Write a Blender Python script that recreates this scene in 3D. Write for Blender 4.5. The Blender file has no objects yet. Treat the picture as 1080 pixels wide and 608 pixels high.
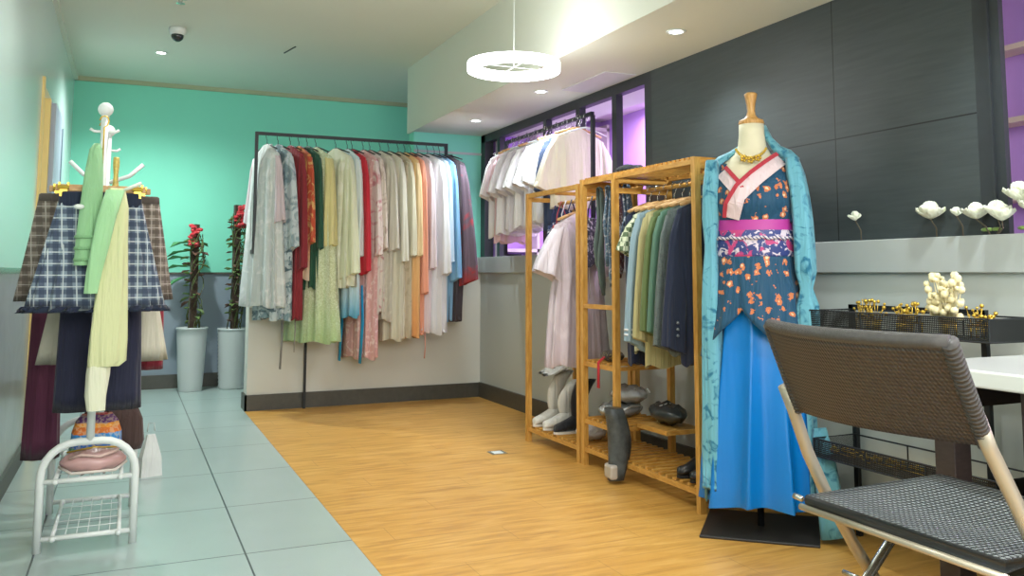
import bpy, bmesh, math, random
from mathutils import Vector, Matrix
random.seed(7)
PI = math.pi
SC = bpy.context.scene
COL = SC.collection
R = math.radians

# ------------------------------------------------------------------ mesh kit
class MB:
    def __init__(s): s.v = []; s.f = []; s.m = []; s.mats = []
    def mi(s, mat):
        if mat not in s.mats: s.mats.append(mat)
        return s.mats.index(mat)
    def add(s, vs, fs, mat=None):
        b = len(s.v); s.v += [tuple(v) for v in vs]
        k = s.mi(mat) if mat else 0
        for f in fs: s.f.append([b + i for i in f]); s.m.append(k)
        return s
    def box(s, x0, x1, y0, y1, z0, z1, mat=None):
        vs = [(x, y, z) for x in (x0, x1) for y in (y0, y1) for z in (z0, z1)]
        return s.add(vs, [(0,1,3,2),(4,6,7,5),(0,4,5,1),(2,3,7,6),(0,2,6,4),(1,5,7,3)], mat)
    def bar(s, a, b, w, h=None, mat=None, up=(0,0,1)):
        a = Vector(a); b = Vector(b); h = h or w
        d = (b-a).normalized(); u = Vector(up)
        if abs(d.dot(u)) > .95: u = Vector((1,0,0))
        x = d.cross(u).normalized(); y = x.cross(d)
        vs = []
        for p in (a, b):
            for sx, sy in ((-1,-1),(1,-1),(1,1),(-1,1)): vs.append(p + x*sx*w/2 + y*sy*h/2)
        return s.add(vs, [(3,2,1,0),(4,5,6,7),(0,1,5,4),(1,2,6,5),(2,3,7,6),(3,0,4,7)], mat)
    def loft(s, rings, mat=None, cap=True, closed=True):
        n = len(rings[0]); vs = [p for r in rings for p in r]; fs = []
        for i in range(len(rings)-1):
            for j in range(n if closed else n-1):
                k = (j+1) % n
                fs.append((i*n+j, i*n+k, (i+1)*n+k, (i+1)*n+j))
        if cap and closed:
            fs.append(tuple(range(n-1, -1, -1))); fs.append(tuple((len(rings)-1)*n+j for j in range(n)))
        return s.add(vs, fs, mat)
    def tube(s, pts, r, n=8, mat=None, flat=1.0):
        pts = [Vector(p) for p in pts]; rs = r if isinstance(r, (list, tuple)) else [r]*len(pts)
        rings = []; px = None
        for i, p in enumerate(pts):
            d = (pts[min(i+1, len(pts)-1)] - pts[max(i-1, 0)]).normalized()
            if px is None:
                u = Vector((0,0,1)) if abs(d.z) < .9 else Vector((0,1,0))
                x = d.cross(u).normalized()
            else:
                x = (px - d*px.dot(d)).normalized()
            y = d.cross(x); px = x
            rings.append([p + x*math.cos(2*PI*k/n)*rs[i] + y*math.sin(2*PI*k/n)*rs[i]*flat for k in range(n)])
        return s.loft(rings, mat)
    def lathe(s, prof, n=32, c=(0,0,0), mat=None, cap=True):
        return s.loft([[(c[0]+r*math.cos(2*PI*k/n), c[1]+r*math.sin(2*PI*k/n), c[2]+z) for k in range(n)] for r, z in prof], mat, cap)
    def ball(s, c, r, mat=None, n=10, sc=(1,1,1)):
        rings = []
        for i in range(1, n):
            t = PI*i/n
            rings.append([(c[0]+r*sc[0]*math.sin(t)*math.cos(2*PI*k/n), c[1]+r*sc[1]*math.sin(t)*math.sin(2*PI*k/n), c[2]+r*sc[2]*math.cos(t)) for k in range(n)])
        return s.loft(rings, mat)
    def build(s, name, mat=None, parent=None, smooth=False, bevel=0, loc=None, rz=0, solid=0):
        me = bpy.data.meshes.new(name); me.from_pydata(s.v, [], s.f)
        mats = s.mats if s.mats else [mat]
        for m in mats: me.materials.append(m)
        for p, k in zip(me.polygons, s.m): p.material_index = k; p.use_smooth = smooth
        bm = bmesh.new(); bm.from_mesh(me); bmesh.ops.recalc_face_normals(bm, faces=bm.faces); bm.to_mesh(me); bm.free()
        o = bpy.data.objects.new(name, me); COL.objects.link(o)
        if parent: o.parent = parent
        if loc: o.location = loc
        o.rotation_euler.z = rz
        if bevel:
            b = o.modifiers.new('bevel', 'BEVEL'); b.width = bevel; b.segments = 2; b.limit_method = 'ANGLE'
        if solid:
            b = o.modifiers.new('solid', 'SOLIDIFY'); b.thickness = solid; b.offset = 0
        return o

def tag(o, label, cat, group=None, kind=None):
    o['label'] = label; o['category'] = cat
    if group: o['group'] = group
    if kind: o['kind'] = kind
    return o
def thing(name, label, cat, loc=(0,0,0), rz=0, group=None):
    o = bpy.data.objects.new(name, None); COL.objects.link(o)
    o.location = loc; o.rotation_euler.z = rz; o.empty_display_size = .05
    return tag(o, label, cat, group)
def struct(o): o['kind'] = 'structure'; return o
def kids(o): return [c for c in COL.objects if c.parent == o]
def dup(o, loc, rz=None, label=None, parent=None):
    c = o.copy(); COL.objects.link(c)
    if parent: c.parent = parent
    if loc is not None: c.location = loc
    if rz is not None: c.rotation_euler.z = rz
    if label: c['label'] = label
    for k in kids(o): dup(k, None, None, None, c)
    return c

# ------------------------------------------------------------------ materials
def srgb(h):
    if not isinstance(h, str): return (*h[:3], 1)
    h = h.lstrip('#'); c = [int(h[i:i+2], 16)/255 for i in (0,2,4)]
    return tuple((x/12.92 if x <= .04045 else ((x+.055)/1.055)**2.4) for x in c) + (1,)
class NT:
    def __init__(s, name):
        s.m = bpy.data.materials.new(name); s.m.use_nodes = True
        s.t = s.m.node_tree; s.b = s.t.nodes['Principled BSDF']
        s.co = s.t.nodes.new('ShaderNodeTexCoord').outputs['Object']
    def n(s, typ, ins=None, **kw):
        x = s.t.nodes.new('ShaderNode'+typ)
        for k, v in kw.items(): setattr(x, k, v)
        for k, v in (ins or {}).items():
            if hasattr(v, 'is_output') or isinstance(v, bpy.types.NodeSocket): s.t.links.new(v, x.inputs[k])
            else: x.inputs[k].default_value = v
        return x
    def noise(s, scale, detail=3, vec=None, dist=0): return s.n('TexNoise', {'Vector': vec or s.co, 'Scale': scale, 'Detail': detail, 'Distortion': dist}).outputs['Fac']
    def math(s, op, a, b=0.0, c=None):
        ins = {0: a, 1: b}
        if c is not None: ins[2] = c
        return s.n('Math', ins, operation=op).outputs[0]
    def ramp(s, fac, stops, interp='LINEAR'):
        r = s.n('ValToRGB', {'Fac': fac}); cr = r.color_ramp; cr.interpolation = interp
        while len(cr.elements) < len(stops): cr.elements.new(.5)
        for e, (p, c) in zip(cr.elements, stops): e.position = p; e.color = srgb(c) if isinstance(c, str) else (c if len(c) == 4 else (*c, 1))
        return r.outputs['Color']
    def mix(s, fac, a, b):
        x = s.n('Mix', {0: fac}, data_type='RGBA')
        for k, v in ((6, a), (7, b)):
            if isinstance(v, str): x.inputs[k].default_value = srgb(v)
            elif isinstance(v, tuple): x.inputs[k].default_value = v
            else: s.t.links.new(v, x.inputs[k])
        return x.outputs[2]
    def sep(s, vec=None): return s.n('SeparateXYZ', {0: vec or s.co}).outputs
    def bump(s, h, strength=.2, dist=.01):
        b = s.n('Bump', {'Height': h, 'Strength': strength, 'Distance': dist}); s.t.links.new(b.outputs[0], s.b.inputs['Normal'])
    def out(s, col=None, rough=.5, metal=0, **kw):
        if col is not None:
            if isinstance(col, str): s.b.inputs['Base Color'].default_value = srgb(col)
            elif isinstance(col, tuple): s.b.inputs['Base Color'].default_value = col
            else: s.t.links.new(col, s.b.inputs['Base Color'])
        s.b.inputs['Roughness'].default_value = rough; s.b.inputs['Metallic'].default_value = metal
        for k, v in kw.items(): s.b.inputs[k.replace('_', ' ')].default_value = v
        return s.m
def tone(h, f):
    c = srgb(h); return tuple(min(1, x*f) for x in c[:3]) + (1,)
def plain(name, col, rough=.5, metal=0, var=.08, scale=8, bump=0, **kw):
    t = NT(name); n = t.noise(scale, 4)
    c = t.mix(n, tone(col, 1-var), tone(col, 1+var))
    if bump: t.bump(t.noise(scale*20, 3), bump, .004)
    return t.out(c, rough, metal, **kw)
def emit(name, col, st):
    t = NT(name); t.b.inputs['Emission Color'].default_value = srgb(col); t.b.inputs['Emission Strength'].default_value = st
    return t.out(col, .5)
MC = {}
def fabric(col, pat=None, c2='#ffffff', sc=20, rough=.8, c3=None, z=None, sheen=.15, thr=.55):
    key = (col, pat, c2, sc, rough, c3, z, thr)
    if key in MC: return MC[key]
    t = NT('fabric'); base = t.mix(t.noise(6, 3), tone(col, .93), tone(col, 1.06))
    S = t.sep()
    if pat == 'plaid':
        def band(sock, f, w, off=0.0):
            fr = t.math('FRACT', t.math('MULTIPLY', t.math('ADD', sock, off+10.0), f)); return t.math('LESS_THAN', fr, w)
        h = t.math('ADD', S[0], t.math('MULTIPLY', S[1], .7))
        c = t.mix(t.math('MULTIPLY', band(h, sc, .42), .75), base, c2)
        c = t.mix(t.math('MULTIPLY', band(S[2], sc, .42), .75), c, c2)
        c = t.mix(t.math('MULTIPLY', band(h, sc, .09, .4/sc), .85), c, c3 or '#ffffff')
        base = t.mix(t.math('MULTIPLY', band(S[2], sc, .09, .4/sc), .85), c, c3 or '#ffffff')
    elif pat == 'print':
        f = t.ramp(t.noise(sc, 5, dist=1.5), [(thr-.04, (0,0,0)), (thr+.09, (1,1,1))]); base = t.mix(f, base, c2)
        if c3: base = t.mix(t.ramp(t.noise(sc*1.7, 4, dist=1), [(thr+.03, (0,0,0)), (thr+.07, (1,1,1))]), base, c3)
    elif pat == 'lace':
        f = t.ramp(t.noise(sc, 5, dist=2.5), [(.44, (0,0,0)), (.5, (1,1,1)), (.56, (0,0,0))]); base = t.mix(f, base, c2)
    elif pat == 'flowers':
        v = t.n('TexVoronoi', {'Vector': t.co, 'Scale': sc, 'Randomness': .9})
        d = t.math('ADD', v.outputs['Distance'], t.math('MULTIPLY', t.math('SUBTRACT', t.noise(sc*3, 2), .35), .75))
        pick = t.math('GREATER_THAN', t.sep(v.outputs['Color'])[0], thr)
        petal = t.math('MULTIPLY', t.math('LESS_THAN', d, .47), pick)
        base = t.mix(petal, base, c2)
        base = t.mix(t.math('MULTIPLY', t.math('LESS_THAN', d, .26), pick), base, c3 or c2)
    elif pat == 'stripe':
        fr = t.math('FRACT', t.math('MULTIPLY', t.math('ADD', t.math('ADD', S[2], t.math('MULTIPLY', S[0], 1.0)), 10.0), sc)); base = t.mix(t.math('LESS_THAN', fr, .35), base, c2)
    elif pat == 'check':
        ck = t.n('TexChecker', {'Vector': t.co, 'Scale': sc}).outputs['Fac']; base = t.mix(ck, base, c2)
    if z:       # dyed hem: (z_low, z_high, colour) in the garment's own height
        f = t.n('MapRange', {0: t.math('ADD', S[2], t.math('MULTIPLY', t.noise(9, 2), .12)), 1: z[0], 2: z[1], 3: 1.0, 4: 0.0}).outputs[0]
        base = t.mix(f, base, z[2])
    mp = t.n('Mapping', {'Vector': t.co, 'Scale': (16, 16, 1.1)}).outputs[0]
    t.bump(t.math('ADD', t.noise(1.6, 3, mp, .6), t.math('MULTIPLY', t.noise(260, 2), .03)), .55, .035)
    m = t.out(base, rough, 0, Sheen_Weight=sheen, Specular_IOR_Level=.25)
    MC[key] = m; return m

M = {}
M['black_metal'] = plain('black_metal', '#23272a', .45, .3)
M['white_metal'] = plain('white_metal', '#dfe6e2', .35, 0, .03)
M['chrome'] = plain('chrome', '#c9ccc6', .25, .9, .04)
M['champagne'] = plain('champagne_tube', '#b3ab98', .38, .55, .05)
M['gold'] = plain('gold', '#d9b64e', .3, .85)
def wood(name, a, b, sc=14, axis=(1,1,8), rough=.45):
    t = NT(name); mp = t.n('Mapping', {'Vector': t.co, 'Scale': axis}).outputs[0]
    c = t.ramp(t.noise(sc, 6, mp, .6), [(.3, a), (.7, b)]); t.bump(t.noise(sc*3, 3, mp), .05, .003)
    return t.out(c, rough)
M['bamboo'] = wood('bamboo', '#b98536', '#d9a858', 10, (6,6,1.2))
M['bamboo_h'] = wood('bamboo_slats', '#b47f33', '#d6a454', 10, (2,2,6))
M['hanger_wood'] = wood('hanger_wood', '#b98a52', '#d8b27c', 10, (3,3,6))
M['cap_wood'] = wood('turned_wood', '#b98645', '#dcae6c', 12, (8,8,1))
M['plastic_black'] = plain('black_plastic', '#1b1f20', .4)
M['ceiling'] = plain('painted_ceiling', '#d9dccf', .85, 0, .02, 2)
M['soffit'] = plain('painted_soffit', '#b9bcbb', .8, 0, .02, 2)
M['teal'] = plain('teal_paint', '#83dcc2', .75, 0, .02, 1.5)
M['white_wall'] = plain('white_wall', '#d3d3ca', .7, 0, .03, 2)
M['grey_wall'] = plain('grey_wall', '#b9c0bb', .6, 0, .03, 2)
M['ledge'] = plain('ledge_grey', '#aeb3b0', .4, 0, .05, 3)
M['dado_blue'] = plain('dado_blue', '#8795a1', .55, 0, .05, 3)
M['skirting'] = plain('skirting_stone', '#4b4a43', .45, 0, .25, 30)
M['lilac'] = plain('lilac_paint', '#b78fdc', .8, 0, .05)
M['pale_pink'] = plain('pale_pink_paint', '#d9cbd2', .8, 0, .04)
M['cream'] = plain('cream_paint', '#ecd48c', .7, 0, .04)
M['frame_dark'] = plain('dark_frame', '#2f3336', .4, .2, .15, 20)
M['glow'] = emit('lamp_white', '#ffffff', 9)
M['glow_ring'] = emit('ring_white', '#fbfdff', 5.5)

def tile_mat():
    t = NT('grey_floor_tile'); S = t.sep()
    def line(sock, off, w=.0045, pitch=.755):
        fr = t.math('FRACT', t.math('DIVIDE', t.math('ADD', sock, off + 20*pitch), pitch))
        return t.math('LESS_THAN', fr, w/pitch*1.6)
    l = t.math('MAXIMUM', line(S[0], -.46), line(S[1], -3.69))
    base = t.mix(t.noise(2.5, 6), '#9fb2ae', '#b3c3bf')
    base = t.mix(t.math('MULTIPLY', t.noise(160, 2), .25), base, '#7b8d8c')
    c = t.mix(l, base, '#4a5558')
    return t.out(c, .28)
M['tile'] = tile_mat()
def laminate():
    t = NT('oak_laminate_floor'); S = t.sep()
    row = t.math('FLOOR', t.math('DIVIDE', S[1], .19))
    sh = t.math('FRACT', t.math('MULTIPLY', row, .377))
    u = t.math('ADD', t.math('DIVIDE', S[0], 1.25), sh)
    cell = t.math('FLOOR', u)
    wn = t.n('TexWhiteNoise', {'Vector': t.n('CombineXYZ', {0: row, 1: cell}).outputs[0]}).outputs['Value']
    mp = t.n('Mapping', {'Vector': t.co, 'Scale': (1.6, 11, 1)}).outputs[0]
    g = t.noise(2.2, 7, mp, .8)
    c = t.ramp(g, [(.25, '#ab7c3a'), (.5, '#cb994a'), (.75, '#dbae62')])
    c = t.mix(t.math('MULTIPLY', wn, .22), c, '#c48a3a')
    c = t.mix(t.math('MULTIPLY', t.ramp(t.noise(3, 4), [(.55, (0,0,0)), (.75, (1,1,1))]), .22), c, '#e0b26e')
    seam = t.math('MAXIMUM', t.math('LESS_THAN', t.math('FRACT', t.math('DIVIDE', S[1], .19)), .014), t.math('LESS_THAN', t.math('FRACT', u), .002))
    c = t.mix(t.math('MULTIPLY', seam, .5), c, '#7c5526')
    return t.out(c, .38)
M['laminate'] = laminate()
def panel_black():
    t = NT('charcoal_wall_panel'); S = t.sep()
    a = t.math('LESS_THAN', t.math('ABSOLUTE', t.math('SUBTRACT', S[1], 2.99)), .003)
    b = t.math('LESS_THAN', t.math('ABSOLUTE', t.math('SUBTRACT', S[2], 1.705)), .003)
    mp = t.n('Mapping', {'Vector': t.co, 'Scale': (1, 1, 14)}).outputs[0]
    c = t.mix(t.noise(5, 5, mp), '#33393b', '#454c4c')
    c = t.mix(t.math('MAXIMUM', a, b), c, '#17191a'); t.bump(t.noise(60, 3, mp), .15, .003)
    return t.out(c, .42, 0, Specular_IOR_Level=.35)
M['panel'] = panel_black()
def left_wall_mat():
    t = NT('glossy_wall_cladding'); S = t.sep()
    low = t.math('LESS_THAN', S[2], 1.1)
    strip = t.math('MULTIPLY', t.math('LESS_THAN', S[2], 1.125), t.math('GREATER_THAN', S[2], 1.095))
    st = t.mix(t.noise(3, 6, None, 1), '#8d938a', '#a9aea6')
    c = t.mix(low, '#cfe4de', st)
    c = t.mix(strip, c, '#7a6156')
    return t.out(c, .2)
M['cladding'] = left_wall_mat()

# ------------------------------------------------------------------ room
CH, SH = 2.95, 2.35       # high ceiling, dropped soffit
def sbox(name, dims, mat, **k): return struct(MB().box(*dims).build(name, M[mat], **k))
sbox('floor', (-.53, .885, -1.5, 9.15, -.05, 0), 'tile')
sbox('floor_wood', (.9, 3.0, -1.5, 7.45, -.05, .001), 'laminate')
sbox('trim_1', (.885, .9, -1.5, 7.4, -.05, .0015), 'laminate')
fb = sbox('floor_back', (.885, 4.4, 7.45, 9.15, -.05, 0), 'tile')
sbox('ceiling', (-.6, 2.24, -1.5, 9.2, CH, CH+.05), 'ceiling')
sbox('ceiling_alcove', (2.24, 4.4, 7.5, 9.2, CH, CH+.05), 'ceiling')
so = MB(); so.box(2.24, 3.4, -1.5, 7.55, SH, SH+.05); so.box(2.24, 2.28, -1.5, 7.55, SH+.05, CH)
struct(so.build('ceiling_soffit', M['ceiling']))
sbox('wall_back', (-.6, 4.4, 9.15, 9.3, 1.1, CH), 'teal')
sbox('wall_back_lower', (-.6, 4.4, 9.15, 9.3, 0, 1.085), 'dado_blue')
sbox('trim_2', (-.6, 4.4, 9.135, 9.15, 1.085, 1.105), 'skirting')
sbox('baseboard_back', (-.53, 4.4, 9.13, 9.15, 0, .13), 'skirting')
co = MB(); co.box(-.53, 4.4, 9.12, 9.15, CH-.04, CH)
struct(co.build('trim_3', plain('cornice', '#a9b08f', .7)))
sbox('trim_4', (-.53, -.5, -1.5, 9.15, CH-.04, CH), 'ceiling')
sbox('wall_corner', (2.26, 3.4, 7.4, 7.55, 1.235, 2.35), 'teal')
sbox('trim_5', (2.26, 2.9, 7.385, 7.4, 2.17, 2.19), 'grey_wall')
# half height partition with the clothes in front
sbox('wall_partition', (.9, 3.0, 7.4, 7.6, 0, 1.235), 'white_wall')
sbox('trim_6', (.87, 3.0, 7.375, 7.63, 1.1, 1.24), 'ledge', bevel=.004)
bb = MB(); bb.box(.885, 2.9, 7.38, 7.4, 0, .125); bb.box(.885, .9, 7.38, 7.62, 0, .125)
struct(bb.build('baseboard_partition', M['skirting']))
sbox('wall_right_lower', (2.9, 3.2, -1.5, 7.4, 0, 1.1), 'grey_wall')
sbox('trim_7', (2.872, 3.2, -1.5, 7.375, 1.1, 1.24), 'ledge', bevel=.004)
sbox('baseboard_right', (2.88, 2.9, -1.5, 7.38, 0, .13), 'skirting')
sbox('wall_right_panel', (2.9, 2.98, 2.26, 4.52, 1.24, SH), 'panel')
# steel window framing either side of the panel
w1 = MB()
w1.box(2.9, 2.98, 4.52, 4.60, 1.24, SH); w1.box(2.9, 2.96, 4.6, 7.4, 2.28, SH)
w1.box(2.9, 2.98, 7.3, 7.4, 1.24, SH)
for y in (6.98, 6.05, 5.5, 4.98): w1.box(2.9, 2.95, y-.03, y+.03, 1.24, 2.28)
struct(w1.build('window_1', M['frame_dark']))
w2 = MB(); w2.box(2.9, 2.925, 2.15, 2.26, 1.24, SH); w2.box(2.9, 2.93, -1.5, 2.15, 2.32, SH); w2.box(2.89, 2.9, 2.19, 2.2, 1.24, SH)
struct(w2.build('window_2', M['frame_dark']))
# room beyond the openings
sbox('wall_far_right', (4.1, 4.2, -1.5, 9.15, 0, 2.6), 'lilac')
sbox('ceiling_far_right', (3.0, 4.2, -1.5, 7.4, 2.55, 2.6), 'pale_pink')
sbox('wall_far_right_end', (3.0, 4.2, 7.3, 7.4, 1.24, 2.6), 'lilac')
sbox('floor_far_right', (3.0, 4.4, -1.5, 7.45, -.05, 0), 'tile')
sh = thing('cube_shelving', 'cream cube shelving with lilac backs seen through the opening at far right', 'shelving', (3.45, 2.16, 0))
m = MB()
for y in (-.9, -.45, 0, .5): m.box(0, .12, y-.012, y+.012, .0, 2.5)
for z in (.6, 1.02, 1.42, 1.76, 2.08, 2.48): m.box(0, .12, -.9, .5, z-.012, z+.012)
m.build('frame', plain('cream_shelf_board', '#d9c2b6', .6), sh)
MB().box(.12, .13, -.9, .512, 0, 2.5).build('back_panel', M['lilac'], sh)
sh = thing('wall_shelf_unit', 'pale pink shelving on the far room wall behind the hanging white tops', 'shelving', (3.0, 7.12, 0))
m = MB()
for x in (.01, .35, .7, 1.08): m.box(x-.012, x+.012, 0, .17, 0, 2.5)
for z in (.8, 1.3, 1.75, 2.1, 2.45): m.box(.0, 1.09, 0, .17, z-.015, z+.015)
m.build('frame', M['pale_pink'], sh)

# left wall with its two openings
lw = MB(); lw.box(-.6, -.53, -1.5, 6.15, 0, CH); lw.box(-.6, -.53, 6.15, 9.15, 2.3, CH)
lw.box(-.6, -.53, 7.55, 9.15, 0, 2.3)
struct(lw.build('wall_left', M['cladding']))
MB().box(-.533, -.528, 1, 2, 2.5, 2.6)
cj = MB(); cj.box(-.95, -.53, 6.78, 6.84, 0, 2.3); cj.box(-.95, -.6, 6.15, 6.8, 2.25, 2.3); cj.box(-1.0, -.95, 6.1, 6.84, 0, 2.3); cj.box(-.545, -.515, 6.12, 6.17, 0, 2.32)
struct(cj.build('door_1', M['cream']))
dj = MB(); dj.box(-.6, -.5, 6.84, 7.5, 0, 2.28)
struct(dj.build('door_2', plain('grey_blue_door', '#a9b5c6', .5)))
ds = MB(); ds.box(-.53, -.495, 7.5, 7.58, 0, 2.2)
struct(ds.build('trim_8', plain('grey_door_frame', '#78899a', .5)))
sbox('baseboard_left', (-.53, -.515, -1.5, 6.1, 0, .1), 'skirting')

# ------------------------------------------------------------------ ceiling fittings
def downlight(x, y, z, label):
    t = thing('ceiling_light', label, 'light', (x, y, z), 0, 'recessed ceiling downlights')
    m = MB(); m.lathe([(.048,0),(.052,-.004),(.048,-.008),(.036,-.006),(.036,0)], 24); m.build('frame', M['white_metal'], t, True)
    MB().lathe([(.035,-.003),(.035,-.0045)], 24).build('diffuser', M['glow'], t)
def spot(x, y, z, e, size=110, col=(1,1,1), r=.05, tgt=None):
    l = bpy.data.lights.new('downlight_beam', 'SPOT'); l.energy = e; l.spot_size = R(size); l.spot_blend = .8; l.color = col; l.shadow_soft_size = r
    o = bpy.data.objects.new('downlight_beam', l); COL.objects.link(o); o.location = (x, y, z)
    if tgt: o.rotation_euler = (Vector(tgt)-Vector((x, y, z))).to_track_quat('-Z', 'Y').to_euler()
def area(x, y, z, sx, sy, e, col=(1,1,1), rot=(0,0,0)):
    l = bpy.data.lights.new('fill_light', 'AREA'); l.shape = 'RECTANGLE'; l.size = sx; l.size_y = sy; l.energy = e; l.color = col
    o = bpy.data.objects.new('fill_light', l); COL.objects.link(o); o.location = (x, y, z); o.rotation_euler = rot
downlight(2.535, 3.71, SH, 'bright round downlight in the lowered ceiling, nearest and highest above the charcoal panel')
downlight(2.54, 5.36, SH, 'middle round downlight of the lowered ceiling, just below the glowing ring lamp')
downlight(2.55, 6.63, SH, 'farthest round downlight in the lowered ceiling near the teal wall corner')
downlight(.18, 7.85, CH, 'round downlight beside the dome camera on the left high ceiling')
cool = (.86, .95, 1)
for x, y in ((2.535,3.71),(2.54,5.36),(2.55,6.63)): spot(x, y, SH-.02, 42, 125, cool)
spot(.18, 7.85, CH-.02, 170, 150, (.92, 1, .98), .06)
for x, y in ((.35, 1.6), (.35, 4.3)): spot(x, y, CH-.02, 60, 140, (1, .98, .94))
spot(2.5, 1.9, SH-.02, 42, 125, cool); spot(2.5, .3, SH-.02, 42, 125, cool)

rl = thing('ring_pendant', 'glowing white ring pendant lamp hanging on thin wires from the ceiling', 'light', (1.84, 4.22, 2.2))
N = 48; rings = []
for i in range(N+1):
    a = 2*PI*i/N; rings.append([((.225+dx)*math.cos(a), (.225+dx)*math.sin(a), dz) for dx, dz in ((-.024,-.024),(.024,-.024),(.024,.024),(-.024,.024))])
MB().loft(rings, cap=False).build('ring', M['glow_ring'], rl, True)
m = MB()
for a in (0, PI/2): m.tube([(-.225*math.cos(a), -.225*math.sin(a), .0), (.225*math.cos(a), .225*math.sin(a), .0)], .0015, 5)
m.tube([(0,0,0),(0,0,CH-2.2)], .0015, 5); m.build('wire', M['white_metal'], rl)
l = bpy.data.lights.new('ring_light', 'POINT'); l.energy = 12; l.shadow_soft_size = .22
o = bpy.data.objects.new('ring_light', l); COL.objects.link(o); o.location = (1.84, 4.22, 2.14)

dc = thing('dome_camera', 'small white dome security camera on the left high ceiling', 'camera', (.27, 7.0, CH))
MB().lathe([(.06,0),(.065,-.02),(.055,-.05),(.04,-.055)], 24).build('base', M['white_metal'], dc, True)
MB().ball((0,0,-.06), .045, None, 16).build('lens_dome', plain('dark_glass', '#2b3034', .1), dc, True)
sp = thing('fire_sprinkler', 'small metal sprinkler head on the ceiling above the dome camera', 'sprinkler', (.25, 6.2, CH))
MB().lathe([(.04,0),(.04,-.006),(.014,-.01),(.012,-.035),(.02,-.037),(.03,-.04),(.004,-.045)], 16).build('head', M['chrome'], sp)
MB().lathe([(.05,0),(.05,-.004)], 16).build('flange', M['chrome'], sp)
ot = thing('ceiling_ornament', 'small yellow perforated disc fitting at the top edge of the high ceiling', 'ceiling fitting', (1.83, 5.1, CH))
MB().lathe([(.06,0),(.062,-.03),(.045,-.045),(.02,-.05)], 20).build('cover', plain('yellow_cover', '#d8c95c', .5, 0, .5, 60), ot, True)
tag(MB().box(-.005, .005, -.13, .13, -.006, 0).build('ceiling_slot', M['plastic_black'], loc=(1.15, 7.3, CH), rz=.2), 'short dark slot in the high ceiling above the teal wall', 'slot')
tag(MB().box(-.11, .11, -.3, .3, -.006, 0).build('access_panel', plain('hatch_white', '#cfd0d2', .7), loc=(2.76, 4.95, SH)), 'pale rectangular access hatch in the lowered ceiling over the window frame', 'access hatch')
fo = thing('floor_socket', 'small brushed metal floor socket plate set in the wooden floor', 'socket', (2.1, 5.06, .001))
MB().box(-.05,.05,-.05,.05,0,.003).build('plate', M['chrome'], fo); MB().box(-.03,.03,-.03,.03,.003,.005).build('lid', M['white_metal'], fo)

# ------------------------------------------------------------------ garments
def ering(cx, cy, z, a, b, n, amp, fr, ph, p=.8, tilt=0):
    r = []
    for k in range(n):
        t = 2*PI*k/n; c, s_ = math.cos(t), math.sin(t)
        g = 1 + amp*math.sin(fr*t+ph) + amp*.5*math.sin((fr*1.7//1)*t+ph*2.3)
        x = a*math.copysign(abs(c)**p, c)*(1+(g-1)*.35); y = b*math.copysign(abs(s_)**p, s_)*g
        r.append((cx+x, cy+y, z+tilt*x))
    return r
def garment_body(L, hw, hem, d, z0=-.10, drop=.05, folds=7, amp=.35, waist=None, sd=0, hemd=None, n=44, wav=.012):
    rnd = random.Random(sd); ph = rnd.uniform(0, 6); hemd = hemd or d*1.2
    rings = [ering(0,0,z0+.012,.03,.012,n,0,folds,ph), ering(0,0,z0,.055,.02,n,0,folds,ph), ering(0,0,z0-drop*.45,hw*.6,d*.55,n,0,folds,ph), ering(0,0,z0-drop,hw*.97,d*.7,n,.03,folds,ph),
             ering(0,0,z0-drop-.04,hw,d*.85,n,.06,folds,ph)]
    K = 9; zs = z0-drop-.04; sway = rnd.uniform(-.012, .012)
    for i in range(1, K+1):
        t = i/K; w = hw + (hem-hw)*t**1.2
        if waist: w -= (hw-waist)*math.exp(-((t-.3)/.13)**2)
        z = zs + (-L-zs)*t
        rg = ering(sway*t, 0, z, w, d+(hemd-d)*t, n, amp*(.25+.75*t), folds, ph+t*.5)
        if i == K: rg = [(x, y, z+wav*math.sin(5*k*2*PI/n+ph)) for k, (x, y, z) in enumerate(rg)]
        rings.append(rg)
    rings.append([(x*.995, y*.98, z-.0015) for x, y, z in rings[-1]]); rings.append([(x*.96, y*.8, z+.002) for x, y, z in rings[-1]]); rings.append([(x*.93, y*.6, z+.03) for x, y, z in rings[-1]])
    return MB().loft(rings)
def sleeve_mb(side, hw, zs, length, out, w0=.06, w1=.09, d=.028, fwd=0, sd=0, bell=1.0):
    rnd = random.Random(sd+side*5); ph = rnd.uniform(0, 6); rings = []; n = 24
    for i in range(8):
        t = i/7; w = w0 + (w1-w0)*t**bell
        cx = side*(hw*.86 + out*math.sin(t*1.35)); cy = fwd*t
        rings.append(ering(cx, cy, zs-.01-length*t, w*(.55 if i == 0 else 1), d*(.6+.3*t), n, .18+.2*t, 5, ph+t, .75, tilt=side*(-.5*(1-t)+.35*t)))
    rings.append([(x, y*.98, z-.0015) for x, y, z in rings[-1]]); rings.append([(x*.98+cx*.02, y*.75, z+.002) for x, y, z in rings[-1]]); rings.append([(x*.9+cx*.1, y*.5, z+.03) for x, y, z in rings[-1]])
    return MB().loft(rings)
def v_collar(hw, d, z0, depth, w, mat, parent, name='collar'):
    m = MB(); y = -d*.62
    for s_ in (-1, 1):
        pts = [(s_*.055, 0, z0+.012), (s_*.05, y*.6, z0-.02), (s_*.035, y*1.35, z0-depth*.4), (0-s_*.012, y*1.75, z0-depth)]
        m.tube(pts, [w*.8, w, w, w*.8], 8, flat=.35)
    return m.build(name, mat, parent, True)

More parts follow.
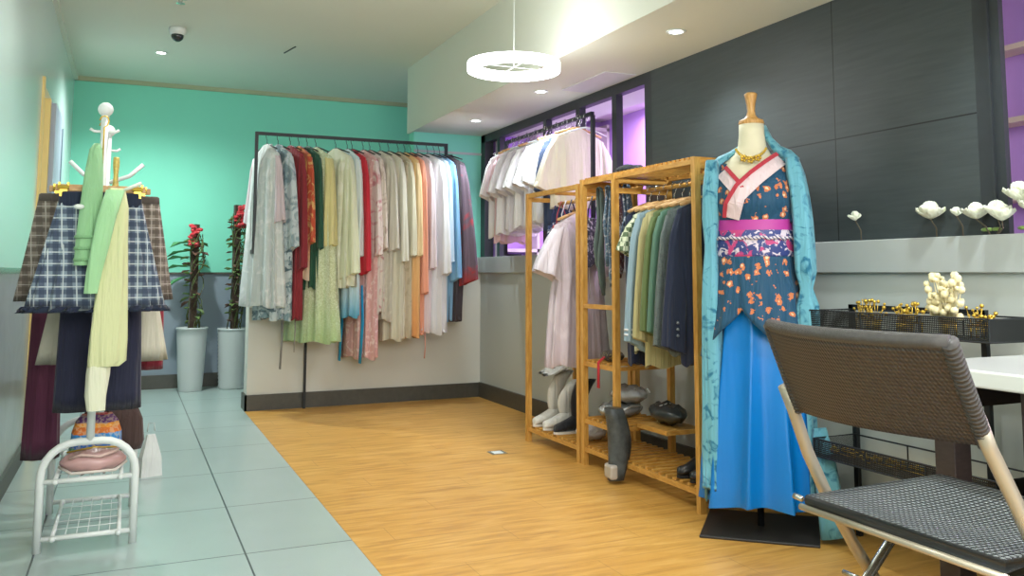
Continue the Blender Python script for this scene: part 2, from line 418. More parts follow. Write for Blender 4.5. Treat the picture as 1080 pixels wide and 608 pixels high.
def make_hanger(x, y, z, rz, label, kind='black', w=.19, group='clothes hangers'):
    t = thing('clothes_hanger', label, 'hanger', (x, y, z), rz, group)
    if kind == 'black': hm, am, r = M['black_metal'], M['plastic_black'], .006
    elif kind == 'white': hm, am, r = M['chrome'], M['white_metal'], .006
    else: hm, am, r = M['chrome'], M['hanger_wood'], .011
    hk = [(0, .0, -.08), (0, 0, -.035)] + [(.017*math.sin(a), 0, -.008-.017*math.cos(a)+.0) for a in (0.0,)]
    hk = [(0,0,-.085),(0,0,-.05),(.012,0,-.038)] + [(.0175*math.cos(a)+.0, 0, -.0145+.024*math.sin(a)+.0) for a in [R(q) for q in (-60,-20,20,55,90,125,160,190)]]
    MB().tube(hk, .0025, 6).build('hook', hm, t, True)
    pts = [(-w, 0, -.135), (-w*.6, 0, -.112), (-.03, 0, -.09), (0, 0, -.085), (.03, 0, -.09), (w*.6, 0, -.112), (w, 0, -.135)]
    MB().tube(pts, [r*.8, r, r, r*1.1, r, r, r*.8], 8).build('shoulder_bar', am, t, True)
    return t

# --- long rail of robes in front of the partition
RZ, RY = 2.2, 7.1
rk = thing('clothes_rail', 'long black square steel clothes rail carrying robes before the teal wall', 'clothes rail', (.87, RY, 0))
MB().box(0, 1.6, -.012, .012, RZ-.012, RZ+.012).build('rail', M['black_metal'], rk)
for x in (.012, 1.588): MB().box(x-.012, x+.012, -.012, .012, 1.28, RZ-.012).build('post', M['black_metal'], rk)
for x in (.012, 1.588): MB().box(x-.012, x+.012, -.012, .42, 1.25, 1.28).build('foot', M['black_metal'], rk)
MB().box(.465, .485, .235, .255, 0, 1.25).build('leg', M['black_metal'], rk)
MB().box(.012, 1.588, .235, .255, 1.25, 1.275).build('cross_bar', M['black_metal'], rk)

W_ = fabric
# X, yaw, half width, length, hem half, depth, material, sleeves(len,out,w1,mat) or None, collar mat, label
rob = [
 (.962, 113, .17, 1.36, .24, .05, W_('#cfd6d3', 'print', '#e4e6e4', 8), (.55,.03,.10,W_('#d3c3c8')), W_('#cfe0dc'), 'sheer pale grey white robe with a pinkish sleeve at the left end of the rail'),
 (1.046,114, .19, 1.46, .20, .05, W_('#c6d2d4', 'print', '#7f979e', 9, thr=.5, c3='#5f757d'), (.75,.03,.10,W_('#c6d2d4','print','#8aa0a8',9,thr=.5)), None, 'white robe printed with grey blue ink leaves, second from the left'),
 (1.142,112, .19, 1.46, .18, .04, W_('#8c3238'), (.9,.03,.07,W_('#8a2f36')), None, 'long dark red robe beside the grey blue leaf robe'),
 (1.209,112, .18, 1.15, .16, .035, W_('#c0684a', 'print', '#d9a05c', 12, z=(-1.1,-.8,'#dccab0')), (.7,.03,.06,W_('#c8573c','print','#e0b070',14)), None, 'orange red robe with gold flower print over the dark red robe'),
 (1.276,112, .18, 1.22, .15, .035, W_('#2f5a46'), (.75,.02,.06,W_('#2c5542')), None, 'narrow dark green robe left of the yellow sleeved dress'),
 (1.345,118, .18, 1.64, .25, .07, W_('#c3cda2', 'lace', '#e3ecd2', 22, z=(-1.7,-1.2,'#a9cc92')), (.72,.03,.06,W_('#d8cf92')), None, 'pale green dress with a flared lace hem and yellow sleeves'),
 (1.506,116, .20, 1.21, .21, .06, W_('#d9dcc0', 'print', '#e6e8d4', 6), (.95,.03,.09,W_('#dce0bf')), None, 'cream green wide sleeved robe hanging in front of the lace hem dress'),
 (1.600,110, .18, 1.45, .16, .04, W_('#cfe2e4', z=(-1.45,-1.1,'#3ba3c8')), (.8,.03,.05,W_('#dfe8e8')), None, 'white robe with turquoise lower edge behind the bright red robe'),
 (1.640,112, .19, .95, .13, .035, W_('#c22f3a'), (.92,.05,.055,W_('#c02a38')), None, 'bright red robe in the middle of the rail'),
 (1.733,111, .19, 1.78, .19, .04, W_('#d8a9a6', 'print', '#e9cfcb', 14), (.8,.03,.08,W_('#e2d2cc','print','#c98a90',9)), None, 'rose pink dress with long frayed hem, right of the red robe'),
 (1.789,110, .18, 1.42, .17, .04, W_('#e0d6cc', 'print', '#c27f84', 8, thr=.58), (.75,.03,.08,W_('#dccfc4','print','#b9a294',10)), None, 'cream robe with rose flower print beside the rose pink dress'),
 (1.877,110, .19, 1.48, .18, .045, W_('#c9c3b4', 'print', '#d9d4c6', 9), (.75,.03,.08,W_('#cdc8ba')), None, 'greyish beige robe in the group of beige robes'),
 (1.950,110, .19, 1.64, .20, .045, W_('#d5d1bd'), (.85,.03,.08,W_('#d8d6c6')), None, 'long ivory gauze robe right of the greyish beige robe'),
 (2.032,110, .18, 1.62, .18, .04, W_('#c5b9a0', 'print', '#b1a58c', 8), (.8,.03,.07,W_('#cfcbb2')), None, 'sand coloured robe with faint print left of the peach robe'),
 (2.090,110, .19, 1.62, .19, .04, W_('#e6bf86', z=(-1.6,-.9,'#e0a46a')), (.8,.02,.07,W_('#ecd3a4')), None, 'yellow to peach shaded robe near the centre right of the rail'),
 (2.140,109, .19, 1.60, .15, .035, W_('#e9a184'), (1.1,.03,.07,W_('#eda489')), None, 'salmon pink robe with a scalloped front edge'),
 (2.205,108, .19, 1.58, .18, .04, W_('#e0cfd2'), (.9,.03,.08,W_('#e0d2d8')), None, 'very pale pink robe right of the salmon robe'),
 (2.290,113, .20, 1.60, .21, .055, W_('#dfdfe2'), (.95,.03,.10,W_('#e2e3e6')), None, 'white gauze robe, widest of the white robes on the rail'),
 (2.351,110, .19, 1.42, .16, .035, W_('#c3d4e2'), (.85,.03,.07,W_('#bcd3e4')), None, 'ice blue robe between the white gauze and sky blue robes'),
 (2.400,112, .19, 1.50, .14, .035, W_('#86b4d6'), (.98,.05,.06,W_('#7fb2d8')), None, 'sky blue robe second from the right end of the rail'),
 (2.455,124, .20, 1.50, .15, .05, W_('#4b4449'), (1.0,.08,.085,W_('#6b5a66','print','#c03a40',5,thr=.62,z=(-1.15,-.98,'#b23a40'))), W_('#2b2627'), 'black and plum kimono with red bands at the right end of the rail'),
]
def add_robe(i, x, yaw, hw, L, hem, d, mat, sl, colm, label, y=RY, z=RZ, name='robe', cat='robe', group='robes on the long rail', hang='black', folds=10, amp=.5, drop=.07, hl=None, waist=None, front=None):
    make_hanger(x, y, z, R(yaw), hl or ('black hanger holding the ' + label)[:150], hang, hw*.88)
    t = thing(name, label, cat, (x, y, z), R(yaw), group)
    garment_body(L, hw, hem, d, drop=drop, folds=folds, amp=amp, sd=i, waist=waist).build('body', mat, t, True)
    if sl:
        for s_ in (-1, 1): sleeve_mb(s_, hw, -.10-drop, sl[0], sl[1], .055, sl[2], d*.75, sd=i).build('sleeve', sl[3], t, True)
    if colm: v_collar(hw, d, -.10, .25, .02, colm, t)
    if front: front(t)
    return t
def short(lb): 
    return ' '.join(lb.split()[:9])
for i, r_ in enumerate(rob):
    x, yaw, hw, L, hem, d, mat, sl, cm, lb = r_
    hl = 'black hanger on the long rail under the ' + ' '.join(lb.replace(',', '').split()[:8])
    t = add_robe(i, *r_, hl=hl)
    if i == 1:
        m = MB(); m.tube([(-.02,-.06,-1.35),(-.03,-.065,-1.6),(-.02,-.06,-1.85)], [.012,.014,.015], 6, flat=.2); m.build('sash_tie', W_('#8c8683'), t, True)
    if i == 2:
        MB().tube([(-.05,-.05,-1.3),(-.06,-.05,-1.55),(-.05,-.05,-1.72)], [.008,.008,.008], 6, flat=.2).build('sash_tie', W_('#a49a95'), t, True)
    if i == 3: MB().box(-.12,-.07,-.052,-.046,-.72,-.52).build('white_tag', W_('#e6e4de'), t)
    if i == 7:
        for xx in (-.16, .14): MB().tube([(xx,-.06,-1.2),(xx-.01,-.065,-1.5),(xx+.01,-.06,-1.82)], [.016,.022,.02], 6, flat=.15).build('ribbon', W_('#1f9fd6'), t, True)
    if i == 15:
        MB().tube([(-.16,-.05,-1.55),(-.165,-.055,-1.7),(-.16,-.05,-1.8)], [.008,.006,.009], 6, flat=.4).build('tassel', W_('#d99c8c'), t, True)

# ------------------------------------------------------------------ metal rack of white tops by the windows
MX = 2.82
mr = thing('metal_garment_rack', 'black steel garment rack standing on the ledge in front of the windows', 'clothes rail', (MX, 5.13, 0))
MB().box(-.0125,.0125, 0, 1.5, 2.165, 2.19).build('rail', M['black_metal'], mr)
for y in (0, 1.5):
    MB().box(-.0125,.0125, y-.0125, y+.0125, 1.255, 2.165).build('post', M['black_metal'], mr)
    MB().box(-.0125,.14, y-.0125, y+.0125, 1.24, 1.255).build('foot', M['black_metal'], mr)
tops = [
 (6.52, 28, .22, .80, .22, W_('#dcd9da'), (.26,.10,.09,W_('#dcd9da')), 'white short sleeved top, farthest left on the black rack', 'black'),
 (6.42, 28, .20, .84, .20, W_('#dcb9bf'), (.24,.08,.08,W_('#d9b4bb')), 'pale pink top between white tops on the black rack', 'wood'),
 (6.30, 26, .22, .78, .23, W_('#e2dee0'), (.26,.10,.10,W_('#e2dee0')), 'white loose top just right of the pale pink top', 'wood'),
 (6.14, 24, .22, .76, .22, W_('#dfdadf'), (.25,.10,.10,W_('#dfdadf')), 'lilac white top in the middle of the black rack', 'white'),
 (5.98, 24, .22, .74, .22, W_('#e8e6e6'), (.25,.10,.10,W_('#e8e6e6')), 'clean white tee shirt in the row on the black rack', 'wood'),
 (5.80, 22, .22, .74, .22, W_('#e4e2e6'), (.24,.10,.10,W_('#e4e2e6')), 'white top, second before the navy one on the black rack', 'white'),
 (5.62, 20, .22, .72, .22, W_('#eceaea'), (.24,.10,.10,W_('#eceaea')), 'brightest white top next to the navy one on the rack', 'wood'),
 (5.48, 14, .20, .78, .18, W_('#3a4763'), (.3,.06,.07,W_('#3a4763')), 'navy top showing between the white and the cream tops', 'white'),
 (5.28, 8, .22, .64, .21, W_('#e3dccb'), (.3,.12,.10,W_('#e3dccb')), 'cream short sleeved shirt nearest on the black rack', 'wood'),
]
for i, (y, yaw, hw, L, hem, mat, sl, lb, hk) in enumerate(tops):
    sl = (sl[0]+.06, sl[1]*.6, sl[2], sl[3])
    t = add_robe(40+i, MX-.03, yaw, hw, L, hem, .045, mat, sl, None, lb, y=y, z=2.18, name='hanging_top', cat='top', group='tops on the black steel rack', hang=hk, amp=.15,
             hl=('wooden' if hk == 'wood' else hk) + ' hanger carrying the ' + ' '.join(lb.replace(',', '').split()[:9]))
for i in range(16):
    make_hanger(MX, 5.2+.083*i+.03, 2.18, R(5+i%3*4), 'empty white hanger crowded along the black steel rack rail', 'white', .17, 'empty white hangers on the black steel rack')

# ------------------------------------------------------------------ bamboo racks
FX, BX = 2.435, 2.785
def post(m, x, y, h=1.65, w=.032): return m.box(x-w/2, x+w/2, y-w/2, y+w/2, 0, h)
def slats(parent, y0, y1, z, n, x0=FX, x1=BX):
    m = MB()
    for k in range(n):
        y = y0 + (y1-y0)*(k+.5)/n; m.box(x0, x1, y-.011, y+.011, z+.004, z+.016)
    m.build('slatted_shelf', M['bamboo_h'], parent)
    f = MB()
    for x in (x0, x1): f.box(x-.009, x+.009, y0, y1, z-.022, z+.003)
    for y in (y0, y1): f.box(x0, x1, y-.004, y+.004, z-.02, z+.002)
    f.build('shelf_frame', M['bamboo_h'], parent)
def bamboo(label, ys, top=1.65, wide=(0,), shelf_low=.10, near=None):
    t = thing('bamboo_rack', label, 'clothes rack', (0, 0, 0), 0, 'bamboo garment racks')
    for y in ys:
        for x in (FX, BX): post(MB(), x, y, top).build('post', M['bamboo'], t)
        for z in (.09, top-.04): MB().box(FX, BX, y-.01, y+.01, z-.014, z+.014).build('side_bar', M['bamboo_h'], t)
    return t
ra = bamboo('larger bamboo garment rack with blazers, nearest the dressed mannequin', (3.42, 4.18, 4.55))
slats(ra, 3.43, 4.54, 1.64, 28)
slats(ra, 3.43, 4.17, .10, 12); slats(ra, 4.19, 4.54, .10, 6)
slats(ra, 4.19, 4.54, .26, 6); slats(ra, 4.19, 4.54, .585, 6)
MB().box(FX-.012, FX+.012, 4.18, 4.55, .895, .92).build('cross_bar', M['bamboo_h'], ra)
MB().tube([(2.61, 3.42, 1.555), (2.61, 4.18, 1.555)], .012, 10).build('hanging_rod', M['bamboo_h'], ra, True)
for y in (3.42, 4.18): MB().box(FX, BX, y-.01, y+.01, 1.54, 1.57).build('side_bar', M['bamboo_h'], ra)
MB().tube([(2.61, 4.18, 1.58), (2.61, 4.55, 1.58)], .01, 10).build('hanging_rod', M['bamboo_h'], ra, True)
rb = bamboo('smaller bamboo garment rack with the lilac dress, farther from the mannequin', (4.605, 5.33), 1.63)
slats(rb, 4.62, 5.32, .09, 11)
MB().tube([(2.61, 4.605, 1.56), (2.61, 5.33, 1.56)], .012, 10).build('hanging_rod', M['bamboo_h'], rb, True)
for x in (FX, BX): MB().box(x-.01, x+.01, 4.605, 5.33, 1.6, 1.63).build('top_bar', M['bamboo_h'], rb)
MB().box(FX, BX, 4.9, 4.93, 1.59, 1.61).build('top_bar', M['bamboo_h'], rb)

# jackets on the rod of the larger rack
def lapels(col, btn=None, d=.04):
    def f(t):
        m = MB()
        for s_ in (-1, 1): m.tube([(s_*.055,-.01,-.10),(s_*.06,-d*1.0,-.2),(s_*.03,-d*1.35,-.33),(0,-d*1.45,-.45)], [.018,.032,.03,.004], 8, flat=.22)
        m.build('lapels', col, t, True)
        if btn:
            for z in (-.48, -.57, -.66): MB().lathe([(.011,0),(.011,.005)], 12, (0,0,0)).build('button', btn, t).matrix_local = Matrix.Translation((.01, -d*1.35, z)) @ Matrix.Rotation(R(90), 4, 'X')
    return f
btn = plain('button_dark', '#16181c', .3); bg = plain('button_grey', '#6a7076', .3)
jk = [
 (4.10, 118, .19, .95, .17, W_('#1f2840'), None, 'dark navy sleeveless dress with white piping at the far end of the rod', None),
 (4.02, 112, .18, .88, .17, W_('#5c6f52','check','#c9cfb2',40), (.2,.05,.07,W_('#5c6f52','check','#c9cfb2',40)), 'green and cream checked top on the jacket rod', None),
 (3.94, 112, .20, .86, .19, W_('#8ea7b4'), (.66,.06,.055,W_('#8ea7b4')), 'pale blue jacket with two white stripes on the cuff', 'blue'),
 (3.86, 110, .20, .94, .20, W_('#b3ab7c'), (.64,.05,.055,W_('#b3ab7c')), 'beige khaki jacket between pale blue and green jackets', 'k'),
 (3.785,110, .20, .82, .18, W_('#5f7045'), (.6,.05,.055,W_('#66784a')), 'olive green jacket on the rod', 'o'),
 (3.72, 110, .20, .82, .18, W_('#5d8270'), (.6,.05,.055,W_('#5d8270')), 'muted jade green jacket next to the grey blazer', 'j'),
 (3.64, 112, .215, .86, .20, W_('#66716f','print','#56605e',60), (.66,.06,.062,W_('#626d6c','print','#56605e',60)), 'grey blazer with dark cuff buttons', 'g'),
 (3.54, 108, .215, .90, .20, W_('#2a3146'), (.66,.06,.06,W_('#2a3146')), 'navy blazer nearest the mannequin', 'n'),
]
for i, (y, yaw, hw, L, hem, mat, sl, lb, kind) in enumerate(jk):
    t = add_robe(60+i, 2.61, yaw-104, hw, L, hem, .04, mat, sl, None, lb, y=y, z=1.565, name='jacket' if kind else 'hanging_top', cat='jacket' if kind else 'top',
                 group='jackets on the bamboo rack rod', hang='wood', folds=5, amp=.12, drop=.06, front=lapels(mat, btn) if kind else None,
                 hl='wooden hanger holding the ' + ' '.join(lb.split()[:9]))
    if kind == 'blue':
        for z in (-.76, -.785): MB().lathe([(.066,0),(.066,.01)], 20, (0,0,0)).build('cuff_stripe', W_('#e4e8ea'), t, True).matrix_local = Matrix.Translation((-.225, 0, z)) @ Matrix.Scale(.48, 4, (0,1,0))
    if kind in ('g', 'n'):
        for k in range(3): MB().ball((-.25, -.04, -.70-.03*k), .008, None, 8).build('cuff_button', bg, t, True)
    if i == 0:
        for s_ in (-1, 1): MB().tube([(s_*.03,-.03,-.11),(s_*.09,-.05,-.22),(s_*.10,-.055,-.40),(s_*.04,-.06,-.5)], .004, 6).build('piping', W_('#d9dce4'), t, True)

# neckties and scarves in the narrow bay
tie_def = [('#5c6b66', None, 'grey green necktie, leftmost in the narrow bay', .60), ('#c2a9b0', 'check', 'pink and black checked scarf in the narrow bay', .42), ('#5d7488', 'print', 'blue grey flower print scarf in the narrow bay', .55),
           ('#3a5a78', None, 'deep blue necktie in the narrow bay', .46), ('#7a4a4c', 'print', 'maroon printed scarf in the narrow bay', .5), ('#46586c', 'print', 'slate blue scarf nearest the jackets in the narrow bay', .40)]
for i, (c, p, lb, L) in enumerate(tie_def):
    t = thing('scarf', lb, 'scarf', (2.52 + (i % 2)*.03, 4.50-.052*i, 1.60), R(28), 'ties and scarves in the narrow bay')
    mat = W_(c, p, '#20262c' if p == 'check' else '#c9ccd0', 60 if p == 'check' else 30)
    rr = []
    for k in range(10):
        q = k/9; w = .018 + .018*q + .006*math.sin(k*1.3+i); 
        if k == 9: w = .004
        rr.append(ering(.012*math.sin(k*.8+i), -.012, -.02-L*q*1.02, w, .007+.005*q, 14, .1, 3, i))
    MB().loft(rr).build('front_blade', mat, t, True)
    MB().loft([[(x+.004, y+.028, z*.8) for x, y, z in r] for r in rr]).build('back_blade', mat, t, True)
    MB().tube([(0,-.012,-.03),(0,-.008,-.004),(0,.006,.004),(0,.016,-.004),(0,.016,-.05)], [.016,.017,.017,.017,.016], 10, flat=.35).build('loop', mat, t, True)

# lilac dress on the smaller rack + camisoles
dm = W_('#c9bcc4', 'print', '#d3c8cf', 5)
t = add_robe(80, 2.55, 22, .2, 1.02, .25, .07, dm, (.30,.10,.11,W_('#d3cbd2')), None, 'pale lilac pleated dress with loose white sleeves on the smaller bamboo rack', y=4.86, z=1.56, name='pleated_dress', cat='dress', group='clothes on the smaller bamboo rack', hang='wood', folds=11, amp=.3, waist=.17,
             hl='broad wooden hanger of the pale lilac pleated dress')
m = MB()
for k, x in enumerate((-.04, .02)):
    m.tube([(x, -.03, -.12), (x, -.075, -.3), (x*1.2, -.09, -.62)], .003, 6)
m.build('drawstring', W_('#e9e6ea'), t, True)
for k in range(5): MB().ball((-.01, -.058-.006*k, -.16-.05*k), .006, None, 8).build('button', M['white_metal'], t, True)
cam = [(5.24,'#3c4a72','print','navy and white print camisole at the far end of the smaller rack'), (5.17,'#b9505a','print','red and white print camisole on the smaller rack'),
       (5.10,'#d8d8de',None,'white camisole between the printed ones on the smaller rack'), (5.02,'#27304c','print','dark navy camisole on the smaller rack'), (4.74,'#3b3f4e','print','dark printed camisole behind the lilac dress')]
for i, (y, c, p, lb) in enumerate(cam):
    t = thing('camisole', lb, 'top', (2.6, y, 1.565), R(30), 'clothes on the smaller bamboo rack')
    garment_body(.42, .10, .13, .03, z0=-.14, drop=.015, folds=6, amp=.3, sd=90+i).build('body', W_(c, p, '#d9dde2', 26), t, True)
    for s_ in (-1, 1): MB().tube([(s_*.06,0,-.16),(s_*.05,0,-.08),(0,0,.008)], .004, 6).build('strap', W_(c), t, True)

# ------------------------------------------------------------------ shoes and bundles on the lower shelves
def boot(label, c, loc, rz, name='boot', bend=.12, fold=True, h=.30, sole='#d8d4cc', mat=None):
    t = thing(name, label, 'boot', loc, rz, 'boots on the lower bamboo shelf')
    mt = mat or W_(c, rough=.5); foot = []
    for k, (x, w, hh) in enumerate(((-.01,.012,.015),(.0,.032,.045),(.05,.042,.06),(.11,.04,.085),(.17,.036,.12),(.21,.036,.13),(.235,.026,.10),(.243,.008,.05))):
        foot.append([(x, w*math.cos(a), .012+hh*.5+hh*.5*math.sin(a)) for a in [2*PI*q/20 for q in range(20)]])
    MB().loft(foot).build('foot', mt, t, True)
    sh_ = []
    for k in range(8):
        q = k/7; cx = .17+.02*q-bend*math.sin(q*2.4)*.4+bend*q**2*.9; w = .048+.02*q
        sh_.append([(cx+w*math.cos(a), w*.6*math.sin(a), .08+h*q) for a in [2*PI*p/20 for p in range(20)]])
    sh_.append([(x*.85+cx*.15, y*.8, z-.02) for x, y, z in sh_[-1]])
    MB().loft(sh_).build('shaft', mt, t, True)
    if fold:
        f = []
        for k in range(5):
            q = k/4; f.append([(cx-.16*q+ (.072-.03*q)*math.cos(a), (.055+.01*q)*math.sin(a), .08+h+.035-.05*q+.012*math.cos(a)+ (.03-.012*q)*math.sin(a*2)*.3 + .02*(1 if math.sin(a) > 0 else 0)) for a in [2*PI*p/20 for p in range(20)]])
        MB().loft(f).build('folded_cuff', mt, t, True)
    s_ = []
    for z in (0, .014): s_.append([(.115+.13*math.cos(a), .042*math.sin(a), z) for a in [2*PI*p/24 for p in range(24)]])
    MB().loft(s_).build('sole', plain('sole', sole, .6), t)
    return t
boot('white boot with folded over shaft at the far end of the lower shelf', '#cfcec6', (2.44, 5.24, .107), R(12), h=.26, bend=.10)
boot('second white boot between the folded white boot and the black boot', '#d6d5ce', (2.44, 5.09, .107), R(6), h=.22, bend=.14, fold=False)
boot('black boot with cream sole on the lower shelf', '#1d2026', (2.44, 4.94, .107), R(4), h=.24, bend=.06, fold=False)
t = thing('white_bag', 'soft white bag lying on the lower shelf right of the black boot', 'bag', (2.58, 4.74, .107), R(70))
rr = [ering(x, 0, .06+.012*math.sin(x*30), 0.001+.0, .0, 20, 0, 3, 0) for x in ()]
def pillow(L, w, h, sd=1, n=24):
    rings = []
    for k in range(13):
        q = k/12; e = math.sin(PI*q)**.45 if 0 < q < 1 else .12
        rings.append([(-L/2+L*q, w*e*math.cos(a)*(1+.05*math.sin(3*a+k+sd)), h*e*math.sin(a)*(1+.22*math.sin(5*a+k*1.7+sd)+.14*math.sin(3*k+2*a+sd*2))+h*.95) for a in [2*PI*p/n for p in range(n)]])
    return MB().loft(rings)
pillow(.30, .09, .045, 2).build('body', W_('#cbc7c4', rough=.5), t, True)
MB().tube([(-.1,-.05,.07),(-.05,-.10,.08),(.05,-.10,.08),(.1,-.05,.07)], .006, 8).build('handle', W_('#c4bfbb'), t, True)
silver = plain('crinkled_silver_film', '#a9aeae', .25, .5, .7, 18, .8)
for k, (x, y, z, L, lb) in enumerate(((2.6, 4.42, .282, .32, 'crinkled silver grey bundle on the small middle shelf'), (2.62, 4.36, .372, .26, 'upper silver grey bundle on top of the other on the middle shelf'))):
    t = thing('silver_bundle', lb, 'bundle', (x, y, z), R(20+70*k), 'silver bundles on the middle shelf')
    pillow(L, .10, .045, 5+k).build('body', silver, t, True)
    MB().tube([(-L*.3,-.09,.05),(-L*.1,-.105,.07),(L*.2,-.10,.06)], .006, 8).build('drawstring', plain('strap_silver', '#c9cccc', .3, .5), t, True)
t = thing('dark_jacket_bundle', 'folded black shiny jacket with silver stripes on the middle shelf end', 'bundle', (2.68, 4.06, .30), R(80))
pillow(.34, .085, .05, 9).build('body', plain('black_shiny_cloth', '#34393a', .3, 0, .4, 30), t, True)
for k in (-.03, .02): MB().tube([(k,-.075,.05),(k+.01,-.05,.085),(k+.02,0,.10),(k+.02,.05,.085)], .006, 6, flat=.5).build('stripe', plain('silver_stripe', '#c3c6c4', .35, .4), t, True)
MB().box(-.17,.17,-.0,.3,-.012,.0)
bs = MB(); bs.box(FX+.12, BX, 3.88, 4.17, .262, .285); bs.build('side_shelf', M['bamboo_h'], ra)
t = thing('metallic_bag', 'long dark metallic garment bag leaning over the shelf edge down to the floor', 'bag', (2.40, 4.10, 0), R(-8))
m = MB(); rr = []
for k in range(10):
    q = k/9; rr.append(ering(-.02+.035*math.sin(q*2.8)-.01, .0+.05*q-.02, .02+.36*q, .045+.015*math.sin(q*3), .04+.01*q, 20, .12, 4, k*.4))
m.loft(rr).build('body', plain('dark_metallic_cloth', '#4c5152', .3, .4, .9, 22, .8), t, True)
MB().box(-.075, -.03, -.06, .035, .025, .10).build('white_end_patch', plain('silver_patch', '#bfb9b0', .4, .2), t, bevel=.012)
def shoe(label, loc, rz, c='#1b1c1f', name='shoe', h=.07):
    t = thing(name, label, 'shoe', loc, rz, 'black shoes on the lower shelf')
    foot = []
    for x, w, hh in ((-.005,.012,.02),(.01,.034,.04),(.06,.042,.05),(.12,.036,h),(.18,.034,h+.03),(.21,.03,h+.035),(.222,.012,h)):
        foot.append([(x, w*math.cos(a), .012+hh*.5+hh*.5*math.sin(a)) for a in [2*PI*q/18 for q in range(18)]])
    MB().loft(foot).build('upper', plain('black_leather', c, .35), t, True)
    MB().loft([[(.108+.118*math.cos(a), .043*math.sin(a), z) for a in [2*PI*p/22 for p in range(22)]] for z in (0, .014)]).build('sole', plain('rubber', '#111213', .7), t)
    MB().tube([(.15,.028,h+.03),(.12,.03,h+.01),(.10,0,h+.012),(.12,-.03,h+.01),(.15,-.028,h+.03)], .004, 6).build('strap', plain('strap', '#2a2a2e', .4), t, True)
shoe('left one of the pair of black shoes by the rack post', (2.45, 3.62, .117), R(0), h=.09)
shoe('right one of the pair of black shoes, touching the rack post', (2.45, 3.51, .117), R(3), h=.09)
t = thing('small_purse', 'small black embroidered purse with red tassels on the narrow shelf', 'purse', (2.52, 4.37, .602), R(80))
pillow(.22, .06, .03, 4).build('body', W_('#2b2224', 'print', '#8a7a3c', 40), t, True)
for x in (-.07, -.05): MB().tube([(x, .07, .03), (x, .105, .0), (x-.004, .108, -.14)], [.003,.004,.006], 6).build('tassel', W_('#c8303c'), t, True)
t = thing('folded_clothes', 'dark folded clothes on top of the larger bamboo rack', 'clothes', (2.66, 4.36, 1.657), R(40))
pillow(.28, .1, .035, 8).build('body', W_('#23262b', 'print', '#4b4f55', 30), t, True)
MB().tube([(-.1,-.09,.03),(-.02,-.11,.05),(.09,-.09,.03)], .006, 6).build('fold', W_('#34383d'), t, True)

# ------------------------------------------------------------------ dressed mannequin
MP = (2.53, 3.12); MR = R(-42)
df = thing('dress_form', 'cream fabric dress form with wooden neck cap on a black stand', 'mannequin', (*MP, 0), MR)
MB().box(-.24,.24,-.22,.22,0,.012).build('base', plain('dark_base_plate', '#2c2a28', .4), df, bevel=.004)
MB().tube([(0,0,.012),(0,0,1.1)], .014, 12).build('pole', M['black_metal'], df, True)
def oring(z, a, b, cy=0, n=36, p=1.0, cx=0): return [(cx+a*math.copysign(abs(math.cos(t))**p, math.cos(t)), cy+b*math.copysign(abs(math.sin(t))**p, math.sin(t)), z) for t in [2*PI*k/n for k in range(n)]]
prof = [(1.02,.14,.10,0),(1.1,.165,.115,0),(1.2,.145,.10,0),(1.27,.13,.09,0),(1.36,.155,.11,-.012),(1.43,.165,.13,-.022),(1.50,.165,.115,-.012),(1.565,.155,.09,0),(1.60,.12,.075,.005),(1.63,.08,.065,.01),(1.67,.062,.06,.005),(1.72,.056,.056,0),(1.765,.055,.055,-.004)]
MB().loft([oring(z,a,b,c) for z,a,b,c in prof]).build('torso', plain('cream_canvas', '#e3dcbe', .8, 0, .03), df, True)
MB().lathe([(.054,1.765),(.057,1.772),(.053,1.785),(.03,1.795),(.02,1.81),(.017,1.83),(.02,1.86),(.027,1.895),(.029,1.905),(.02,1.912)], 24).build('neck_cap', M['cap_wood'], df, True)
# dress
flow = dict(pat='flowers', c2='#d98c5c', c3='#e8c9a0', sc=11)
navyf = W_('#1d4a66', 'flowers', '#c9774c', 25, .55, '#ecc79c', thr=.35)
dr = thing('costume_dress', 'teal blue flowered kimono dress with pink sash and bright blue satin skirt', 'dress', (*MP, 0), MR)
bod = [(1.20,.168,.128,0),(1.27,.160,.12,0),(1.33,.166,.13,-.012),(1.40,.174,.15,-.022),(1.47,.176,.14,-.018),(1.53,.172,.118,-.006),(1.575,.158,.1,0),(1.602,.13,.085,.006)]
def bint(z):
    z = max(bod[0][0], min(bod[-1][0], z))
    for (z0,a0,b0,c0),(z1,a1,b1,c1) in zip(bod[:-1], bod[1:]):
        if z0 <= z <= z1:
            q = (z-z0)/(z1-z0); return a0+(a1-a0)*q, b0+(b1-b0)*q, c0+(c1-c0)*q
def vline(x): return 1.485+(x+.055)*.80 if x > -.055 else 1.485+(-.055-x)*1.2
def bsurf(th, z):
    a, b, c = bint(z); return (a*math.cos(th), c+b*math.sin(th), z)
NC = 72; rings = []
for i in range(15):
    q = i/14; r = []
    for k in range(NC):
        th = 2*PI*k/NC; zt = 1.602
        if math.sin(th) < .1: zt = min(zt, vline(.165*math.cos(th)))
        r.append(bsurf(th, 1.20+(zt-1.20)*q))
    rings.append(r)
MB().loft(rings, cap=False).build('bodice', navyf, dr, True, solid=.006)
for s_ in (-1, 1):
    rr = []
    for k in range(7):
        q = k/6; rr.append(ering(s_*(.135+.035*math.sin(q*1.5)), -.0, 1.585-.27*q, .045+.008*q, .055+.01*q, 22, .06+.06*q, 4, k*.3))
    rr.append([(x, y, z+.02) for x, y, z in rr[-1]])
    MB().loft(rr).build('sleeve', navyf, dr, True)
